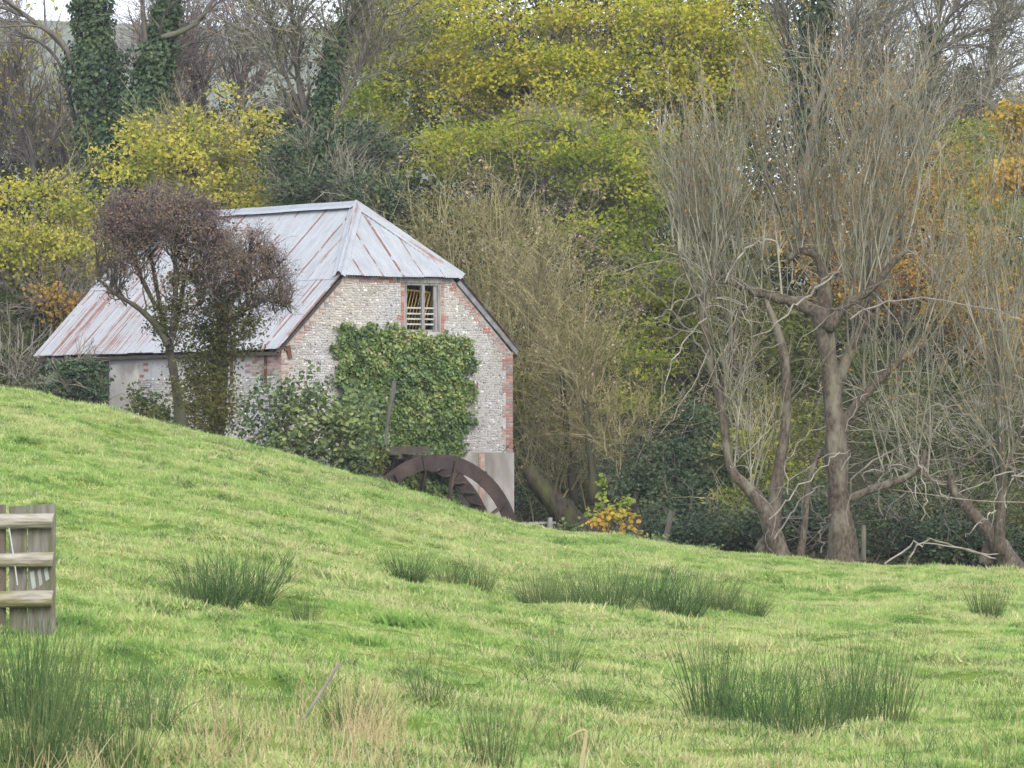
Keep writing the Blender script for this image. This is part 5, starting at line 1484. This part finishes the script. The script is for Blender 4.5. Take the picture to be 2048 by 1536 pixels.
# ------------------------------------------------------------------ the fence end in the foreground
YF = 50.0
fen = thing('fence', px(60, 1290, YF), 'weathered rail fence end with three half round rails at the left edge', 'fence')
M_RAIL = rough_mat('mossy_rail', (0.19, 0.175, 0.135, 1), (0.37, 0.34, 0.29, 1), 9, (0.18, 0.165, 0.07, 1), 3.0, stretch=(.4, 2, 2), bump=.8)
M_BOARD = rough_mat('old_fence_board', (0.11, 0.10, 0.085, 1), (0.21, 0.195, 0.17, 1), 9, (0.10, 0.10, 0.055, 1), 4, stretch=(3, 3, .4), bump=.3)
M_POST = rough_mat('dark_fence_post', (0.09, 0.075, 0.055, 1), (0.17, 0.14, 0.11, 1), 6, stretch=(2, 2, .5), bump=.3)
def board(x0, x1, y0, y1, Y, th, mat, nm, skew=0):
    q = MB(); a = px(x0, y1, Y); b = px(x1, y1, Y); cc_ = px(x1 + skew, y0, Y); d = px(x0 + skew, y0 + 2, Y)
    q.prism([a, b, cc_, d], (0, th, 0)); adopt(q.build(nm, mat), fen)
board(55, 110, 1008, 1330, YF, .045, M_BOARD, 'board', 1)
board(19, 54, 1011, 1330, YF + .012, .04, M_BOARD, 'board', -1)
q = MB(); a_, b_ = stem_px([(2, 1340), (1, 1180), (3, 1009)], (22, 22, 21), 8, YF + .02); q.tubes(a_, b_, 10, cap=True); adopt(q.build('post', M_POST), fen)
for (yt, yb, xe) in ((1026, 1057, 107), (1104, 1134, 107), (1180, 1214, 106)):
    r_ = (yb - yt) / 2 / ppm(YF)
    q = MB(); cA = px(-330, (yt + yb) / 2 + 6, YF - .0); cB = px(xe, (yt + yb) / 2, YF)
    an = np.linspace(0, 2 * np.pi, 15)[:-1]
    V = []
    for i_, f in enumerate(np.linspace(0, 1, 13)):
        c_ = cA + (cB - cA) * f; k_ = r_ * (1 + .05 * math.sin(f * 17 + yt))
        V += [(c_[0] + (.012 * math.sin(a_) if i_ == 12 else 0), YF - .003 - max(0.0, k_ * (.75 + math.cos(a_))), c_[2] + k_ * math.sin(a_)) for a_ in an]
    V = np.array(V)
    Fq = [(i * 14 + j, i * 14 + (j + 1) % 14, i * 14 + 14 + (j + 1) % 14, i * 14 + 14 + j) for i in range(12) for j in range(14)]
    q.add(V, [np.array(Fq), np.array([list(range(14))[::-1]]), np.array([list(range(168, 182))])])
    adopt(q.build('rail', M_RAIL), fen)
q = MB(); a_, b_ = stem_px([(17, 1050), (26, 1105), (35, 1170)], (2.6, 2.6), 8, YF - .09); q.tubes(a_, b_, 5)
adopt(q.build('string', rough_mat('white_string', (.42, .43, .45, 1), (.5, .5, .52, 1))), fen)
M_PEEL = rough_mat('pale_lichen', (.25, .28, .27, 1), (.34, .37, .35, 1), 12)
q = MB()
for x_, y_, w_, h_ in ((66, 1160, 8, 34), (80, 1155, 6, 30), (93, 1148, 7, 24)):
    cc_ = px(x_, y_, YF - .003); q.box(cc_, (w_ / 2 / 220, 0, .01), (0, .002, 0), (-.01, 0, h_ / 2 / 220))
adopt(q.build('flaking_paint', M_PEEL), fen)

# ------------------------------------------------------------------ rushes
def rush_mat(name, cols, seed):
    return leaf_mat(name, cols, .15, .2, seed=seed)
M_RUSH = rush_mat('rush_stem', [(0.028, 0.064, 0.028, 1), (0.052, 0.102, 0.042, 1), (0.095, 0.150, 0.058, 1), (0.17, 0.215, 0.078, 1), (0.30, 0.26, 0.13, 1)], 50)
M_STRAW = rush_mat('dead_stem_straw', [(0.26, 0.20, 0.10, 1), (0.40, 0.33, 0.18, 1), (0.50, 0.44, 0.27, 1)], 51)
def rush_mesh(n, h, rad_, lean, w, mat, sq=1.0):
    a = rng.uniform(0, 6.283, n); r = rad_ * np.sqrt(rng.random(n))
    S = np.stack([np.cos(a) * r, np.sin(a) * r * sq, np.full(n, -.03)], -1)
    D = np.stack([S[:, 0] / rad_ * lean + rng.normal(size=n) * lean * .35, S[:, 1] / rad_ * lean + rng.normal(size=n) * lean * .35, np.ones(n)], -1)
    L = h * rng.uniform(.28, 1.12, n) ** .8
    bent = rng.random(n) < .12
    P = shoots(S, D, L, 6, .045, np.where(bent, -.22, -.02))
    V, F = tube_geo(P, np.tile(np.linspace(w, w * .3, 6), (n, 1)), 3)
    return make_mesh('rush_stems', V, F, mat)
RV = {'dense': [rush_mesh(260, .84, .32, .46, .005, M_RUSH) for _ in range(3)],
      'sparse': [rush_mesh(120, .95, .30, .42, .0052, M_RUSH) for _ in range(3)],
      'tall': [rush_mesh(190, 1.08, .30, .34, .0054, M_RUSH) for _ in range(3)]}
ruse = 0
def rush(x, y, h_px, w_px, kind, label, group='rush clumps in the pasture'):
    global ruse
    b = spot(x, y)
    s = ppm(b[1])
    v = RV[kind]; me = v[ruse % 3]; ruse += 1
    o = link(bpy.data.objects.new('rush_clump', me))
    hz = h_px / s; base_h = {'dense': .74, 'sparse': .85, 'tall': 1.02}[kind]; base_w = {'dense': 1.0, 'sparse': .9, 'tall': .85}[kind]
    o.location = b - np.array([0, 0, .02]); o.rotation_euler = (0, 0, rng.uniform(0, 6.28))
    sx = w_px / s / base_w
    o.scale = (sx, sx, hz / base_h)
    return tag(o, label, 'rush clump', group)
rush(420, 1205, 112, 170, 'dense', 'left half of the big rush clump on the lower slope right of the fence')
rush(490, 1202, 112, 170, 'dense', 'right half of the big fanned rush clump on the lower slope')
rush(372, 1210, 70, 70, 'sparse', 'thin grey green rushes at the left fringe of the big slope clump')
rush(345, 1243, 42, 60, 'dense', 'tiny rush tuft just below the big slope clump')
rush(612, 1243, 72, 70, 'sparse', 'small dark rush tuft between the slope clump and the field centre')
rush(565, 1235, 40, 60, 'sparse', 'faint low rushes left of the small dark tuft')
rush(815, 1168, 58, 100, 'dense', 'far low rush tuft nearest the mill wheel')
rush(895, 1178, 56, 95, 'dense', 'middle of three far rush tufts below the wheel')
rush(955, 1190, 62, 90, 'dense', 'rightmost of the three far rush tufts below the wheel')
rush(1080, 1215, 80, 110, 'dense', 'left end clump of the long dark rush bed in mid field')
rush(1150, 1215, 84, 130, 'dense', 'second clump from the left in the long rush bed')
rush(1215, 1232, 98, 140, 'dense', 'dark tall clump left of the middle of the long rush bed')
rush(1290, 1222, 90, 140, 'dense', 'paler clump in the middle of the long rush bed')
rush(1350, 1236, 98, 150, 'dense', 'dark clump right of the middle of the long rush bed')
rush(1425, 1228, 78, 110, 'dense', 'second clump from the right in the long rush bed')
rush(1490, 1236, 70, 100, 'dense', 'right end clump of the long rush bed')
rush(1975, 1234, 88, 75, 'tall', 'solitary dark rush clump by the right edge under the leaning pollard')
rush(1110, 1355, 112, 110, 'sparse', 'thin upright rush tuft alone in the nearer grass below the long bed')
rush(1425, 1450, 190, 150, 'sparse', 'left wing of the large near rush patch with stems leaning left')
rush(1445, 1440, 150, 90, 'sparse', 'dense left corner of the large near rush patch')
rush(1520, 1460, 165, 190, 'sparse', 'middle left clump of the large near rush patch')
rush(1600, 1475, 150, 190, 'sparse', 'low middle clump of the large near rush patch')
rush(1680, 1460, 175, 170, 'sparse', 'middle right clump of the large near rush patch')
rush(1765, 1445, 195, 160, 'sparse', 'tallest right clump of the large near rush patch')
rush(1700, 1430, 180, 110, 'sparse', 'tall stems behind the right end of the large near patch')
rush(20, 1480, 250, 190, 'tall', 'tall dark rushes in the bottom left corner in front of the fence')
rush(95, 1500, 240, 170, 'tall', 'thick rush clump below the end of the fence')
rush(170, 1520, 250, 150, 'sparse', 'rush clump right of the fence end, stems reaching past the rails')
rush(60, 1560, 230, 200, 'dense', 'lowest rush clump cut by the bottom edge at the left')
rush(240, 1560, 240, 150, 'sparse', 'loose rushes at the bottom edge right of the left corner clumps')
rush(300, 1480, 180, 120, 'sparse', 'thin pale rush stems scattered right of the corner clumps')
rush(990, 1560, 170, 130, 'sparse', 'few stout rush stems leaning at the bottom edge left of the large patch')
rush(1230, 1440, 70, 120, 'sparse', 'short rush tuft just left of the large near patch')
rush(1180, 1410, 60, 110, 'sparse', 'faint short rushes in the grass below the lone tuft')
rush(700, 1450, 110, 140, 'sparse', 'green rush stems among the straw at bottom centre left')
rush(860, 1420, 100, 120, 'sparse', 'small rush tuft right of the tall straw stalks')

# straw and long grass close to the camera
def stems_stuff(name, label, centres, per, h, spread, w, mat, lean=.25):
    Vs, Fs, n0 = [], [], 0
    for (x, y) in centres:
        b = spot(x, y)
        n = rng.poisson(per)
        S = b + np.concatenate([rng.normal(size=(n, 2)) * spread, np.zeros((n, 1))], 1)
        S[:, 2] = ground(S[:, 0], S[:, 1]) - .02
        P = shoots(S, np.concatenate([rng.normal(size=(n, 2)) * lean, np.ones((n, 1))], 1), h * rng.uniform(.3, 1.1, n), 5, .12, -.04)
        V, F = tube_geo(P, np.tile(np.linspace(w, w * .35, 5), (n, 1)) * rng.uniform(.6, 1.5, (n, 1)), 3)
        Vs.append(V); Fs.append(F + n0); n0 += len(V)
    return tag(obj(name, np.vstack(Vs), np.vstack(Fs), mat), label, kind='stuff')
cs = [(rng.normal() * 160 + 560, rng.uniform(1400, 1600)) for _ in range(60)] + [(rng.uniform(640, 790), rng.uniform(1400, 1580)) for _ in range(45)] + [(rng.uniform(0, 2048), rng.uniform(1480, 1620)) for _ in range(70)] + [(rng.uniform(20, 330), rng.uniform(1480, 1600)) for _ in range(25)]
stems_stuff('dry_grass', 'dead straw coloured grass stems along the bottom of the field', cs, 9, .34, .14, .0035, M_STRAW, .3)
cs = [(rng.normal() * 18 + 745, rng.uniform(1450, 1520)) for _ in range(10)]
stems_stuff('dry_grass', 'upright bundle of pale straw stalks at bottom centre left', cs, 8, .55, .09, .0036, M_STRAW, .12)
cs = [(rng.uniform(0, 2048), rng.uniform(1330, 1600)) for _ in range(170)]
stems_stuff('long_grass', 'longer green grass and thin rushes standing among the near turf', cs, 26, .26, .16, .0032, M_RUSH, .3)
cs = [(rng.uniform(200, 2048), rng.uniform(1100, 1360)) for _ in range(120)]
stems_stuff('long_grass', 'wispy pale bents over the middle of the pasture', cs, 10, .22, .3, .003, M_STRAW, .4)
b = spot(605, 1452)
q = MB(); a_, b_ = stem_px([(606, 1440), (640, 1388), (664, 1350), (680, 1322)], (5, 7, 7, 5), 8, b[1]); q.tubes(a_, b_, 6, cap=True)
tag(q.build('dry_stalk', M_TWIG_P), 'single whitish dead stalk leaning right in the near grass', 'stalk')
b = spot(1165, 1590)
q = MB(); a_, b_ = stem_px([(1158, 1580), (1164, 1520), (1172, 1466), (1160, 1462), (1135, 1476)], (9, 9, 8, 6, 3), 12, b[1]); q.tubes(a_, b_, 6, cap=True)
tag(q.build('dry_stalk', M_STRAW), 'bent yellow dead leaf stalk at the bottom edge near the middle', 'stalk')
